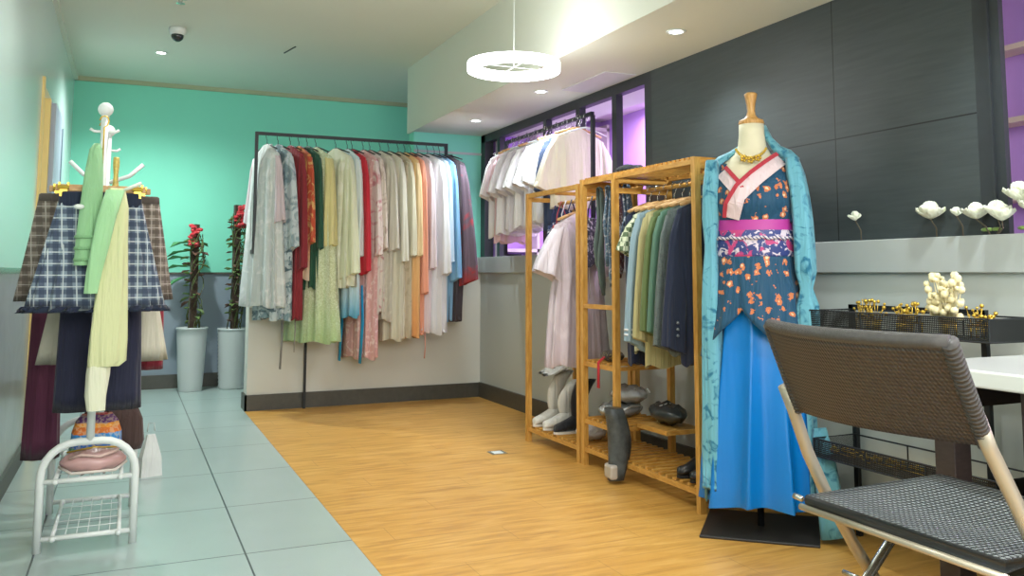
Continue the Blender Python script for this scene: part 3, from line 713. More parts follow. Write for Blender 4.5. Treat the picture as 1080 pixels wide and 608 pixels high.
def band(ctr, w, mat, name, off, th=.004):
    pts = []
    for (x0, z0), (x1, z1) in zip(ctr[:-1], ctr[1:]):
        for k in range(8): q = k/8; pts.append((x0+(x1-x0)*q, z0+(z1-z0)*q))
    pts.append(ctr[-1]); rings = []
    for i, (x, z) in enumerate(pts):
        a = pts[max(i-1,0)]; b = pts[min(i+1,len(pts)-1)]; L = math.hypot(b[0]-a[0], b[1]-a[1]); nx, nz = -(b[1]-a[1])/L, (b[0]-a[0])/L
        r = []
        for e, o_ in ((-1, off-th), (-1, off+th), (0, off+th), (1, off+th), (1, off-th), (0, off-th)):
            xx, zz = x+nx*w*e, z+nz*w*e; A, B_, c = bint(zz); u = max(.02, 1-(xx/A)**2)
            r.append((xx, c-B_*math.sqrt(u)-o_+max(0, zz-1.602)*.8, zz))
        rings.append(r)
    return MB().loft(rings).build(name, mat, dr, False)
pk = W_('#e0cbcd'); rd = W_('#b83a48')
band([(-.128,1.545),(-.055,1.455),(-.03,1.42)], .028, pk, 'collar', .008)
band([(-.113,1.568),(-.05,1.492),(-.03,1.465)], .009, rd, 'collar_edge', .014)
band([(.125,1.600),(.02,1.505),(-.055,1.43),(-.085,1.335)], .033, pk, 'collar', .016)
band([(.112,1.625),(.0,1.535),(-.06,1.478),(-.108,1.40),(-.118,1.34)], .009, rd, 'collar_edge', .023)
# sash
sm = NT('sash_print'); S = sm.sep()
up = sm.math('GREATER_THAN', S[2], 1.285)
pr = sm.mix(sm.ramp(sm.noise(26, 4, None, 1.5), [(.42,(0,0,0)),(.46,(1,1,1))]), '#d9ccd6', '#35427e')
pr = sm.mix(sm.ramp(sm.noise(15, 3, None, 1), [(.54,(0,0,0)),(.57,(1,1,1))]), pr, '#c0407a')
sashm = sm.out(sm.mix(up, pr, '#b03590'), .5)
rings = [oring(z, a, b, -.008, 48) for z, a, b in ((1.165,.172,.132),(1.18,.178,.138),(1.26,.172,.134),(1.325,.172,.136),(1.335,.168,.13))]
MB().loft(rings, cap=False).build('sash', sashm, dr, True, solid=.006)
cd = []
for k in range(49):
    t_ = 2*PI*k/48; cd.append((.182*math.cos(t_), .143*math.sin(t_)-.008, 1.25+.004*math.sin(k*2.2)))
MB().tube(cd, .007, 8).build('sash_cord', W_('#d9cfd2', 'stripe', '#4a4a80', 60), dr, True)
# overskirt with a peaked opening at the front hem
rings = []
for i in range(13):
    q = i/12; r = []
    for k in range(90):
        th = 2*PI*k/90; d = abs(((th+PI/2+.25+PI) % (2*PI))-PI)
        zb = .95-.22*min(1, d/1.15)**.8; z = 1.185+(zb-1.185)*q; h = (1.185-z)/.45
        a = .172+.055*h; b = .132+.075*h; w = 1+(.05*math.sin(8*th+1)+.02*math.sin(17*th))*h*1.6
        r.append((a*w*math.cos(th), b*w*math.sin(th)-.008, z))
    rings.append(r)
MB().loft(rings, cap=False).build('overskirt', navyf, dr, True, solid=.006)
satin = NT('blue_satin'); satin.bump(satin.noise(5, 2, satin.n('Mapping', {'Vector': satin.co, 'Scale': (3,3,.3)}).outputs[0]), .3, .02)
satinm = satin.out(satin.mix(satin.noise(2), '#006fc0', '#0082d2'), .34, 0, Sheen_Weight=.0, Specular_IOR_Level=.6)
rings = []
for i in range(14):
    q = i/13; z = 1.19-1.07*q; a = .14+.095*q; b = .11+.09*q; r = []
    for k in range(180):
        th = 2*PI*k/180; w = 1+(.02+.15*q)*(1-2*abs(math.sin(4.5*th+.5*q+1))**.8)+.05*q*math.sin(5*th)
        r.append((a*w*math.cos(th), b*w*math.sin(th)-.01, z+.012*math.sin(3*th)*q))
    rings.append(r)
rings.append([(x*.998, y*.998, z-.0015) for x,y,z in rings[-1]]); rings.append([(x*.97, y*.97, z+.03) for x,y,z in rings[-1]])
MB().loft(rings, cap=False).build('satin_skirt', satinm, dr, True)
# outer robe
lb_ = W_('#68a9ba', 'print', '#286f8c', 15, .6, thr=.57)
ro = thing('outer_robe', 'sheer light blue printed robe draped open over the flowered kimono dress', 'robe', (*MP, 0), MR)
rings = []
spec = [(1.61,.11,.09),(1.595,.155,.115),(1.55,.192,.13),(1.45,.205,.14),(1.30,.205,.15),(1.15,.208,.16),(.9,.215,.17),(.6,.225,.19),(.35,.235,.20),(.12,.24,.21)]
for i, (z, a, b) in enumerate(spec):
    q = i/(len(spec)-1); r = []; g = 1.17 - .12*q
    for k in range(61):
        th = -PI/2+g+(2*PI-2*g)*k/60; w = 1+.05*min(1, q*2)*math.sin(14*th+q)
        r.append((a*w*math.cos(th), b*w*math.sin(th)+.01, z+.02*q*math.sin(6*th)))
    rings.append(r)
MB().loft(rings, cap=False, closed=False).build('body', lb_, ro, True, solid=.006)
for s_ in (-1, 1):
    rr = []
    L = .78 if s_ > 0 else 1.42
    for k in range(12):
        q = k/11; pinch = 1-.45*math.exp(-((q-(.72 if s_>0 else .30))/.05)**2)
        rr.append(ering(s_*(.172+(.03 if s_>0 else .012)*math.sin(min(1,q*2.5)*1.5)+(.02*q if s_>0 else 0)), -.055-.03*q, 1.60-L*q, (.040+.010*q)*pinch*(.7 if k==0 else 1), (.055+.01*q)*pinch, 26, .07+.05*q, 5, k*.25))
    rr.append([(x, y, z+.02) for x,y,z in rr[-1]])
    MB().loft(rr).build('sleeve', lb_, ro, True)
MB().tube([(.0,.07,1.74),(.055,.045,1.76),(.075,.01,1.70),(.11,.0,1.65),(.15,-.01,1.625),(.185,-.02,1.59)], [.012,.016,.022,.032,.04,.036], 12, flat=.6).build('collar', lb_, ro, True)
MB().tube([(-.06,.05,1.67),(-.09,.02,1.64),(-.135,-.02,1.61),(-.17,-.04,1.57)], [.015,.022,.028,.034], 12, flat=.6).build('collar', lb_, ro, True)
MB().tube([(.25,-.08,.45),(.27,-.12,.3),(.29,-.14,.12),(.31,-.15,.03)], [.03,.045,.055,.07], 12, flat=.5).build('train', lb_, ro, True)
nk = thing('necklace', 'gold flower necklace on the dress form chest', 'necklace', (*MP, 0), MR)
m = MB(); 
for k in range(17):
    a = R(200+140*k/16); m.ball((.068*math.cos(a), -.072+.008*math.sin(a)-.022*(1-abs(k-8)/8), 1.665+.06*math.sin(a)), .0065, None, 6)
m.build('chain', M['gold'], nk, True)
for k, (x, z) in enumerate(((-.03,1.60),(0,1.592),(.03,1.60))):
    m = MB()
    for j in range(5): m.ball((x+.010*math.cos(j*1.257), -.115+.012*abs(x)*20*.1-.004*k*0, z+.010*math.sin(j*1.257)), .0075, None, 6)
    m.build('flower', M['gold'], nk, True)

# ------------------------------------------------------------------ coat rack at left
cr = thing('coat_rack', 'white metal coat rack with double poles and wire shoe shelves', 'coat rack', (-.112, 4.04, 0))
def arch(y, mb):
    hw, r, H = .172, .13, .42
    pts = [(-hw, y, 0), (-hw, y, H-r)] + [(-hw+r-r*math.cos(a), y, H-r+r*math.sin(a)) for a in [PI/2*k/6 for k in range(1, 7)]] + [(hw-r+r*math.sin(a), y, H-r+r*math.cos(a)) for a in [PI/2*k/6 for k in range(0, 6)]] + [(hw, y, H-r), (hw, y, 0)]
    mb.tube(pts, .0155, 12); return mb
for y in (0, .62):
    arch(y, MB()).build('leg_frame', M['white_metal'], cr, True)
    MB().tube([(0, y, .42), (0, y, 1.76)], .0155, 12).build('pole', M['white_metal'], cr, True)
    MB().ball((0, y, 1.785), .03, None, 14).build('finial', M['white_metal'], cr, True)
    for z in (.05, .27): MB().tube([(-.16, y, z), (.16, y, z)], .0105, 10).build('cross_bar', M['white_metal'], cr, True)
    for s_ in (-1, 1):
        MB().tube([(0, y, 1.69), (s_*.04, y, 1.69), (s_*.055, y, 1.70)], .006, 8).build('peg', M['white_metal'], cr, True)
        if y: MB().tube([(0, y, 1.53), (s_*.10, y, 1.57), (s_*.16, y, 1.63)], .010, 8).build('arm', M['white_metal'], cr, True)
    for s_ in (-1, 1):
        for z in (.05, .27): MB().ball((s_*.118, y-.014, z), .012, None, 8).build('bolt', M['white_metal'], cr, True)
for z in (.05, .27):
    m = MB()
    for x in (-.12, .12): m.tube([(x, 0, z+.002), (x, .62, z+.002)], .008, 8)
    for x in (-.075, -.035, .005, .045, .085): m.tube([(x, 0, z+.002), (x, .62, z+.002)], .0022, 6)
    for y in (.12, .24, .36, .48): m.tube([(-.12, y, z+.004), (.12, y, z+.004)], .0022, 6)
    m.build('wire_shelf', M['white_metal'], cr, True)
# things on the shoe shelf
t = thing('pink_handbag', 'shiny pink handbag lying on the upper wire shelf of the coat rack', 'bag', (-.10, 4.15, .276), R(4))
pillow(.25, .075, .048, 3).build('body', plain('pink_leather', '#c9a19d', .28, 0, .15, 14), t, True)
MB().tube([(-.09,-.05,.07),(-.05,-.075,.085),(.02,-.085,.075),(.08,-.07,.09),(.10,-.03,.10)], .006, 8).build('strap', plain('pink_strap', '#d8b8ae', .4), t, True)
MB().tube([(-.10,-.02,.09),(0,-.03,.105),(.10,-.02,.095)], .004, 6).build('zip', M['gold'], t, True)
MB().tube([(-.125,0,.03),(-.08,-.07,.012),(.08,-.07,.012),(.125,0,.03)], .006, 8).build('trim', plain('cream_trim', '#dcd3c8', .5), t, True)
t = thing('striped_cloth_bag', 'rainbow woven cloth bag with orange and blue bands behind the pink handbag', 'bag', (-.10, 4.42, .276), 0)
mm = NT('rainbow_weave'); S = mm.sep(); zz = mm.math('ADD', S[2], mm.math('MULTIPLY', mm.noise(30), .02))
cc = mm.ramp(mm.math('MULTIPLY', zz, 4.6), [(.0,'#2f7a5a'),(.2,'#4aa08a'),(.32,'#2c6fc0'),(.48,'#3b8fd0'),(.6,'#e07a30'),(.72,'#f0a038'),(.8,'#6a3b7a'),(.95,'#c04848')], 'CONSTANT')
mm.bump(mm.noise(60), .5, .01); cc = mm.mix(mm.math('MULTIPLY', mm.ramp(mm.noise(70, 2), [(.5,(0,0,0)),(.55,(1,1,1))]), .35), cc, '#e9d9b0')
MB().loft([ering(0,0,z,a,b,28,.06,5,z*9,.7) for z,a,b in ((0,.09,.06),(.03,.105,.08),(.12,.10,.075),(.17,.085,.05),(.2,.06,.02))]).build('body', mm.out(cc, .8), t, True)
MB().tube([(-.05,0,.19),(-.03,0,.24),(.03,0,.24),(.05,0,.19)], .006, 8).build('handle', W_('#6a4a3a'), t, True)
t = thing('dark_bag', 'dark brown bag pushed behind the rainbow woven bag on the rack shelf', 'bag', (.0, 4.60, .276), 0)
MB().loft([ering(0,0,z,a,b,24,.05,4,z*9,.7) for z,a,b in ((0,.09,.03),(.04,.10,.045),(.14,.09,.035),(.19,.07,.012))]).build('body', W_('#4b3a36'), t, True)
MB().tube([(-.04,0,.18),(-.02,0,.24),(.02,0,.24),(.04,0,.18)], .005, 8).build('handle', W_('#332724'), t, True)
t = thing('white_fabric_bag', 'white paper bag standing on the tiles behind the coat rack', 'bag', (.15, 5.3, 0), R(15))
MB().loft([[(x*a, y*b, z) for x, y in ((-1,-1),(1,-1),(1,1),(-1,1))] for z, a, b in ((0,.055,.04),(.1,.05,.035),(.22,.02,.012))]).build('body', W_('#d9dcd8'), t)
MB().tube([(-.02,0,.235),(-.015,0,.28),(.015,0,.28),(.02,0,.235)], .003, 6).build('handle', W_('#c5c8c4'), t, True)

# skirts hung from the rack
def clip_hanger(x, y, z, label, w, drop=.30, mat='hanger_wood'):
    t = thing('skirt_hanger', label, 'hanger', (x, y, z), 0, 'skirt hangers on the coat rack')
    hk = [(0,0,-drop),(0,0,-.04),(.012,0,-.03)] + [(.017*math.cos(R(a)), 0, -.012+.02*math.sin(R(a))) for a in (-40,0,45,90,135,180)]
    MB().tube(hk, .003, 6).build('hook', M['gold'], t, True)
    MB().box(-w, w, -.006, .006, -drop-.022, -drop+.005).build('bar', M[mat], t, bevel=.003)
    for s_ in (-1, 1):
        m = MB(); m.box(s_*w*.82-.014, s_*w*.82+.014, -.016, .016, -drop-.045, -drop-.012); m.tube([(s_*w*.82-.02,-.018,-drop-.008),(s_*w*.82+.02,-.018,-drop-.008)], .008, 8); m.box(s_*w*.82-.02, s_*w*.82-.012, -.018, .018, -drop-.012, -drop+.012); m.box(s_*w*.82+.012, s_*w*.82+.02, -.018, .018, -drop-.012, -drop+.012)
        m.build('clip', M['gold'], t)
    return t
def skirt(label, x, y, ztop, L, w0, w1, d0, d1, mat, band_mat, band_h=.045, folds=12, amp=.12, rz=0, name='skirt', sd=0, ruffle=False, cat='skirt'):
    t = thing(name, label, cat, (x, y, ztop), rz, 'skirts on the coat rack')
    n = 96; rings = []
    for i in range(9):
        q = i/8; w = w0+(w1-w0)*q; d = d0+(d1-d0)*q
        rings.append(ering(0,0,-band_h*.6-(L-band_h*.6)*q, w, d, n, amp*(.2+.8*q), folds, sd, .8))
    rings.append([(x_*.97, y_*.9, z_+.02) for x_, y_, z_ in rings[-1]])
    MB().loft(rings).build('pleats' if amp > .05 else 'body', mat, t, True)
    MB().loft([ering(0,0,z,w0*k,d0*k*1.1,40,0,3,0,.8) for z,k in ((0,.98),(-.004,1.01),(-band_h,1.02),(-band_h-.004,.99))]).build('waistband', band_mat, t, True)
    if ruffle:
        rr = [ering(0,0,-L+.018-.012*k,w1*(1+.012*k),d1*(1+.08*k),n,amp+.1*k,24,k,.8) for k in range(3)]
        MB().loft(rr).build('hem_ruffle', band_mat, t, True)
    return t
cxr = -.112
clip_hanger(cxr, 3.95, 1.735, 'gold hooked wooden skirt hanger in front, carrying the navy plaid skirt', .165, .285)
skirt('navy and white plaid pleated skirt hanging at the front of the coat rack', cxr, 3.95, 1.425, .475, .15, .245, .03, .06, W_('#7f8f9c','plaid','#3a465c',22,.8,'#ccd5d6'), W_('#232c3f'), .055, 14, .16, ruffle=True)
clip_hanger(cxr-.01, 4.26, 1.76, 'wooden skirt hanger behind, carrying the brown plaid skirt', .2, .29)
skirt('brown and grey plaid skirt behind the navy plaid one', cxr-.01, 4.26, 1.44, .46, .235, .295, .03, .055, W_('#8d8378','plaid','#5d544c',24,.8,'#b5aea6'), W_('#57504a'), .03, 12, .14)
skirt('long dark navy skirt hanging below the plaid skirts', -.095, 4.13, 1.12, .59, .15, .165, .03, .05, W_('#282b3f'), W_('#23263a'), .05, 5, .08, name='long_skirt')
skirt('cream wide skirt partly hidden behind the plaid skirts', -.088, 4.42, 1.28, .58, .17, .262, .03, .055, W_('#cfcdba'), W_('#c5c2ae'), .05, 8, .1, name='cream_skirt')
skirt('dark maroon velvet dress at the back left of the coat rack', -.33, 4.62, 1.0, .74, .06, .075, .03, .045, W_('#5c2f45'), W_('#4d2639'), .04, 6, .1, name='velvet_skirt')
skirt('narrow dark red dress hanging behind the cream skirt', .115, 4.62, 1.0, .36, .05, .055, .03, .04, W_('#8e2f3c'), W_('#7d2733'), .04, 6, .1, name='red_dress')
def strip(pts, mat, name, parent, n=26, folds=3, amp=.12, p=.8):
    # pts: x, z, half width, half depth, y
    rr = [ering(x, y, z, w, d, n, amp, folds, k*.35, p) for k, (x, z, w, d, y) in enumerate(pts)]
    rr.append([(a, b, c-.001) for a, b, c in rr[-1]]); x, z, w, d, y = pts[-1]
    rr.append([(x+(a-x)*.95, y+(b-y)*.7, c+.003) for a, b, c in rr[-1]])
    return MB().loft(rr).build(name, mat, parent, True)
t = thing('green_cardigan', 'light green knitted top draped from the upper rack arm, left of the pole', 'top', (0, 3.92, 0), 0)
gm = W_('#8fbe8e')
strip([(-.135,1.625,.012,.012,.02),(-.138,1.60,.024,.018,.01),(-.142,1.50,.034,.022,-.01),(-.145,1.38,.04,.024,-.03),(-.148,1.25,.045,.026,-.04),(-.150,1.13,.047,.026,-.045)], gm, 'body', t)
m = MB()
for z in (1.235, 1.19, 1.145): m.loft([ering(-.149, -.044, z+dz, .050, .030, 24, .05, 3, 1, .8) for dz in (0,.012)])
m.build('ribbing', W_('#7fae7f'), t, True)
MB().ball((-.185, -.06, 1.36), .013, None, 10, (1.5,1,.8)).build('white_clip', M['white_metal'], t, True)
t = thing('pale_robe', 'long pale yellow robe with mint green sleeve down the front of the coat rack pole', 'robe', (0, 3.88, 0), 0)
strip([(-.055,1.44,.030,.014,0),(-.045,1.36,.036,.018,-.01),(-.050,1.24,.042,.02,-.015),(-.055,1.10,.052,.022,-.02),(-.058,.96,.060,.024,-.02),(-.060,.84,.067,.026,-.02),(-.062,.755,.068,.026,-.02),(-.072,.735,.055,.022,-.02)], W_('#d3d8a6'), 'body', t, folds=5, amp=.18)
strip([(-.058,1.43,.034,.014,-.03),(-.085,1.32,.034,.018,-.05),(-.105,1.20,.032,.02,-.055),(-.122,1.10,.028,.02,-.055),(-.130,1.02,.024,.018,-.055)], W_('#9fd09c'), 'sleeve', t)
strip([(-.085,.80,.040,.018,-.018),(-.092,.70,.042,.02,-.018),(-.098,.62,.038,.02,-.018),(-.094,.565,.033,.018,-.018)], W_('#dfe2c6'), 'hem_piece', t)
MB().tube([(-.03,-.02,1.43),(.0,-.02,1.445),(.035,-.015,1.462)], [.010,.012,.013], 8, flat=.6).build('collar', W_('#dfe8d8'), t, True)
tag(MB().loft([ering(0,0,-.15*q*1.0, .011+.002*math.sin(q*9), .008, 12, .1, 3, q) for q in [k/8 for k in range(9)]]).build('gold_tassel', plain('gold_yarn', '#c9b664', .5, .3, .5, 90), None, True, loc=(cxr+.05, 4.0, 1.58)), 'gold glitter tassel hanging right of the coat rack pole', 'tassel')

# ------------------------------------------------------------------ potted plants in the alcove
def pot(name, label, x, y, r0, r1, h, mat, ribs, pole_h, seed, leafy):
    t = thing(name, label, 'plant', (x, y, 0), 0, 'tall white pots in the back alcove')
    prof = [(r0*.98,0),(r0,.01)]
    K = 30 if ribs else 8
    for k in range(1, K+1):
        q = k/K; r = r0+(r1-r0)*q**.8
        if ribs: prof.append((r+(.004 if k % 2 else -.002), .01+(h-.03)*q))
        else: prof.append((r, .01+(h-.03)*q))
    prof += [(r1+.006,h-.015),(r1+.006,h),(r1-.012,h),(r1-.018,h-.04)]
    MB().lathe(prof, 36).build('pot', mat, t, True)
    MB().lathe([(r1-.016,h-.045),(r1-.016,h-.03),(.01,h-.022)], 24).build('soil', W_('#3d3026'), t)
    rnd = random.Random(seed)
    MB().box(-.032,.032,-.025,.025,h-.04,pole_h).build('moss_pole', W_('#3e3128','print','#5b4a38',30), t, bevel=.006, rz=.3)
    m = MB()
    for s_ in range(11):
        a0 = rnd.uniform(0, 6); pts = []
        for k in range(14):
            q = k/13; r = .055+.04*math.sin(q*9+a0)*rnd.uniform(.5,1.3); a = a0+q*6
            pts.append((r*math.cos(a), r*math.sin(a), h-.03+(pole_h-h-.05)*q*rnd.uniform(.92,1)))
        m.tube(pts, .0045, 5)
    m.build('vine', W_('#5c6b3c','print','#4a3b2c',20), t, True)
    nl = 60 if leafy else 70
    for s_ in range(nl):
        q = rnd.random(); a = rnd.uniform(0, 2*PI); z = h+.02+(pole_h-h-.12)*q
        L = rnd.uniform(.05,.12) if leafy else rnd.uniform(.04,.08); w = L*.33
        if leafy and s_ < 5: L = .22; w = .07; a = PI*1.0+rnd.uniform(-.5,.5); z = h+(pole_h-h)*(.50+.08*s_)
        d = Vector((math.cos(a), math.sin(a), rnd.uniform(-.4,.6))).normalized(); sd = d.cross(Vector((0,0,1))).normalized(); b = Vector((.035*math.cos(a), .035*math.sin(a), z)); up = sd.cross(d)
        P_ = [b, b+d*L*.35+sd*w+up*.006, b+d*L*.7+sd*w*.8, b+d*L-Vector((0,0,L*.25)), b+d*L*.7-sd*w*.8, b+d*L*.35-sd*w+up*.006, b+d*L*.5-up*.012]
        MB().add(P_, [(0,1,6),(1,2,6),(2,3,6),(3,4,6),(4,5,6),(5,0,6)]).build('leaf', W_('#4f9a5c' if leafy and s_ < 5 else ('#6f8a4a' if s_ % 3 else '#6b4a3c')), t, True, solid=.002)
    fl = MB()
    for s_ in range(46):
        a = rnd.uniform(0, 6.3); rr_ = rnd.uniform(0,.06); fl.ball((rr_*math.cos(a)+(-.02 if leafy else .03), rr_*math.sin(a)-.05, pole_h-.02-rnd.uniform(-.01,.2)), rnd.uniform(.016,.028), None, 6, (1,1,.7))
    fl.build('red_blossoms', W_('#c8303c','print','#e07070',40), t, True)
potm = plain('white_ceramic', '#c3c9c8', .35, 0, .03)
pot('potted_plant', 'plant with red blossoms in a smooth tall white pot, left of the ribbed pot', .57, 8.87, .105, .135, .59, potm, False, 1.56, 3, True)
pot('potted_plant', 'taller mossy plant with red blossoms in a ribbed tall white pot', .95, 8.92, .125, .145, .57, potm, True, 1.76, 8, False)

# ------------------------------------------------------------------ ledge flowers
wm = W_('#e6ead6', 'print', '#dfe6bd', 12)
def blossom(mb, c, s, rnd, n=6):
    # cupped petals in two whorls, opening mostly upward
    for k in range(n):
        a = 2*PI*k/max(n/2, 1)+rnd.uniform(-.2,.2); el = (.25 if k < n/2 else .95)+rnd.uniform(-.1,.2)
        d = Vector((math.cos(a)*math.cos(el), math.sin(a)*math.cos(el), math.sin(el))); sd = d.cross(Vector((0,0,1))).normalized(); up = sd.cross(d); b = Vector(c)
        rows = []
        for q, w in ((0,.06),(.25,.24),(.5,.36),(.75,.34),(.92,.2),(1,.05)):
            rows.append([b+d*s*q*.75+sd*s*w*e+up*s*(.16*abs(e)+.22*q*q) for e in (-1,-.5,0,.5,1)])
        mb.add([p for r in rows for p in r], [(r*5+e, r*5+e+1, r*5+e+6, r*5+e+5) for r in range(5) for e in range(4)])
def sprig(label, x, y, z, s, n, seed, stem=True, single=False):
    rnd = random.Random(seed); t = thing('white_flower', label, 'flower', (x-.048, y, 1.24), 0, 'white artificial flowers on the ledge')
    for k in range(n):
        c = (rnd.uniform(-.05,-.02), rnd.uniform(-.5,.5)*s*n*.7, z+rnd.uniform(-.3,.3)*s) if n > 1 else (-.03, 0, z)
        m = MB(); blossom(m, c, s, rnd, 4 if single else 12); m.build('blossom', wm, t, True, solid=.002)
        MB().tube([(0, c[1]*.3, 0), (0, c[1]*.6, c[2]*.5), c], .0025, 6).build('stem', W_('#5a5140'), t, True)
    if n > 1:
        m = MB(); 
        for k in range(4):
            y_ = rnd.uniform(-.05,.05); m.ball((.01, y_, .02), .016, None, 6, (.5,1.4,.5))
        m.build('leaf', W_('#7d9a52'), t, True)
sprig('single small white bud over the ledge, leftmost of the flowers', 2.93, 2.84, .085, .05, 1, 2, single=True)
sprig('white open blossom on a thin stem standing alone on the ledge', 2.93, 2.45, .07, .085, 1, 4)
sprig('small white bud between the lone blossom and the flower cluster', 2.93, 2.33, .075, .042, 1, 9, single=True)
sprig('cluster of white blossoms low on the ledge before the dark column', 2.93, 2.20, .06, .075, 3, 6)
sprig('larger cluster of white blossoms at the right edge of the ledge', 2.93, 2.05, .09, .085, 4, 11)

# ------------------------------------------------------------------ wire display stand with gold hair ornaments
mesh_m = NT('black_wire_mesh'); S = mesh_m.sep()
wv = mesh_m.math('MAXIMUM', mesh_m.math('LESS_THAN', mesh_m.math('FRACT', mesh_m.math('MULTIPLY', mesh_m.math('ADD', S[1], 10.0), 140.0)), .42), mesh_m.math('LESS_THAN', mesh_m.math('FRACT', mesh_m.math('MULTIPLY', mesh_m.math('ADD', mesh_m.math('ADD', S[2], S[0]), 10.0), 140.0)), .42))
mesh_m.t.links.new(wv, mesh_m.b.inputs['Alpha']); MESH = mesh_m.out('#2b2d2d', .5, .4)
ws = thing('display_stand', 'black wire mesh display stand with basket tiers against the grey wall', 'display stand', (2.6, 2.02, 0))
for y in (.20, .84): MB().box(.225,.245, y-.011, y+.011, 0, .965).build('post', M['black_metal'], ws)
MB().box(.225,.245,.19,.85,.945,.965).build('top_bar', M['black_metal'], ws)
for z, z1 in ((.868, .945), (.35, .42)):
    b = thing_b = MB().box(0,.225,0,.84,z,z+.003).build('basket', MESH, ws)
    f = MB()
    for zz in (z, z1):
        f.tube([(0,0,zz),(0,.84,zz),(.222,.84,zz),(.222,0,zz),(0,0,zz)], .0035, 6)
    for y in (0,.28,.56,.84): f.tube([(0,y,z),(0,y,z1)], .003, 6); f.tube([(.222,y,z),(.222,y,z1)], .003, 6)
    f.build('rim', M['black_metal'], b)
    s_ = MB(); s_.box(-.0005,.0005,0,.84,z,z1); s_.box(0,.222,-.0005,.0005,z,z1); s_.box(0,.222,.8395,.8405,z,z1); s_.build('mesh_side', MESH, b)
pl = W_('#e8dcae', rough=.4)
rnd = random.Random(21)
orn = [(.12,.62,'gold branching hair comb at the left end of the top basket'), (.08,.52,'gold wire hair ornament left of the big blossom comb'), (.10,.40,'small gold leaf hairpin lying in the top basket'),
       (.06,.31,'tall gold hairpin standing beside the blossom comb'), (.10,.20,'large cream and gold blossom hair comb, biggest ornament'), (.12,.09,'bronze gold flower comb right of the big blossom comb')]
for k, (x, y, lb) in enumerate(orn):
    t = thing('hair_ornament', lb, 'hair ornament', (2.6+x-.03, 2.02+y+.02, .873), rnd.uniform(-.3,.3), 'gold hair ornaments in the top basket')
    big = k == 4; t.scale = (1.5,)*3 if big else (1.25,)*3
    m = MB(); n = 9
    for j in range(n):
        yy = (j-(n-1)/2)*.008; m.tube([(0, yy, 0), (0, yy, .035)], .0018, 5)
    m.tube([(0,-.036,.035),(0,.036,.035)], .003, 6); m.build('comb', M['gold'], t, True)
    m = MB()
    for j in range(60 if big else 18):
        yy = rnd.uniform(-1,1)*(.055 if big else .045); zz = .045+rnd.uniform(0,.10 if big else .05); xx = rnd.uniform(-.02,.02)
        m.tube([(0, yy*.5, .035), (xx, yy, zz)], .0012, 4); m.ball((xx, yy, zz), rnd.uniform(.006,.012) if big else rnd.uniform(.003,.007), None, 6)
    m.build('blossoms', pl if big else M['gold'], t, True)
for k in range(4):
    t = thing('hair_ornament', ('gold leaf hairpin lying in the lower basket, ' + ('farthest left','second from left','third from left','right end')[k]), 'hair ornament', (2.68, 2.78-.11*k, .356), rnd.uniform(0,1), 'gold hair ornaments in the lower basket')
    m = MB()
    for j in range(16): yy = rnd.uniform(-.05,.05); m.ball((rnd.uniform(-.03,.03), yy, .012+rnd.uniform(0,.02)), rnd.uniform(.004,.009), None, 6)
    m.build('leaves', M['gold'], t, True); MB().tube([(-.05,-.05,.004),(.05,.05,.006)], .002, 5).build('pin', M['gold'], t, True)

# ------------------------------------------------------------------ desk
dk = thing('desk', 'white topped desk on a dark brown wooden base at the right edge', 'desk', (2.15, 1.98, 0))
MB().box(0, .72, -1.6, 0, .782, .83).build('desktop', plain('gloss_white_top', '#dfe3dd', .12, 0, .01), dk, bevel=.006)
dkw = wood('dark_brown_wood', '#2a2322', '#3b3230', 12, (2,2,8), .5)
MB().box(.06, .13, -.13, -.06, 0, .782).build('leg', dkw, dk, bevel=.003)
MB().box(.52, .59, -.13, -.06, 0, .782).build('leg', dkw, dk, bevel=.003)
MB().box(.07, .60, -1.55, -.34, .10, .782).build('cabinet', dkw, dk, bevel=.003)
MB().box(.08, .12, -1.5, -.06, .10, .16).build('rail', dkw, dk)
MB().box(.095, .56, -.12, -.07, .70, .76).build('apron', dkw, dk)
MB().box(.095, .56, -.12, -.07, .12, .17).build('rail', dkw, dk)

# ------------------------------------------------------------------ woven folding chair in front
wt = NT('brown_rattan_weave'); S = wt.sep()
def weave(t, u, v, f):
    a = t.math('SINE', t.math('MULTIPLY', t.math('ADD', u, v), f)); b = t.math('SINE', t.math('MULTIPLY', t.math('SUBTRACT', u, v), f))
    return t.math('MULTIPLY', t.math('ADD', t.math('MULTIPLY', a, b), 1.0), .5)
wz = weave(wt, S[1], S[2], 330.0)
wt.bump(wz, .9, .004)
WV = wt.out(wt.ramp(wz, [(.1,'#211f1f'),(.45,'#3a3533'),(.85,'#544d4a')]), .5)
wt2 = NT('grey_rattan_seat'); S = wt2.sep(); wz = weave(wt2, S[0], S[1], 190.0); wt2.bump(wz, .9, .004)
WS = wt2.out(wt2.ramp(wz, [(.1,'#1e2021'),(.5,'#3b3f40'),(.88,'#8a9090')]), .38)  # pale end of the ramp paints highlights on the strands into the colour
chr_ = thing('woven_chair', 'brown woven rattan folding chair with bare metal tube legs, seen from behind', 'chair', (0, 0, 0))
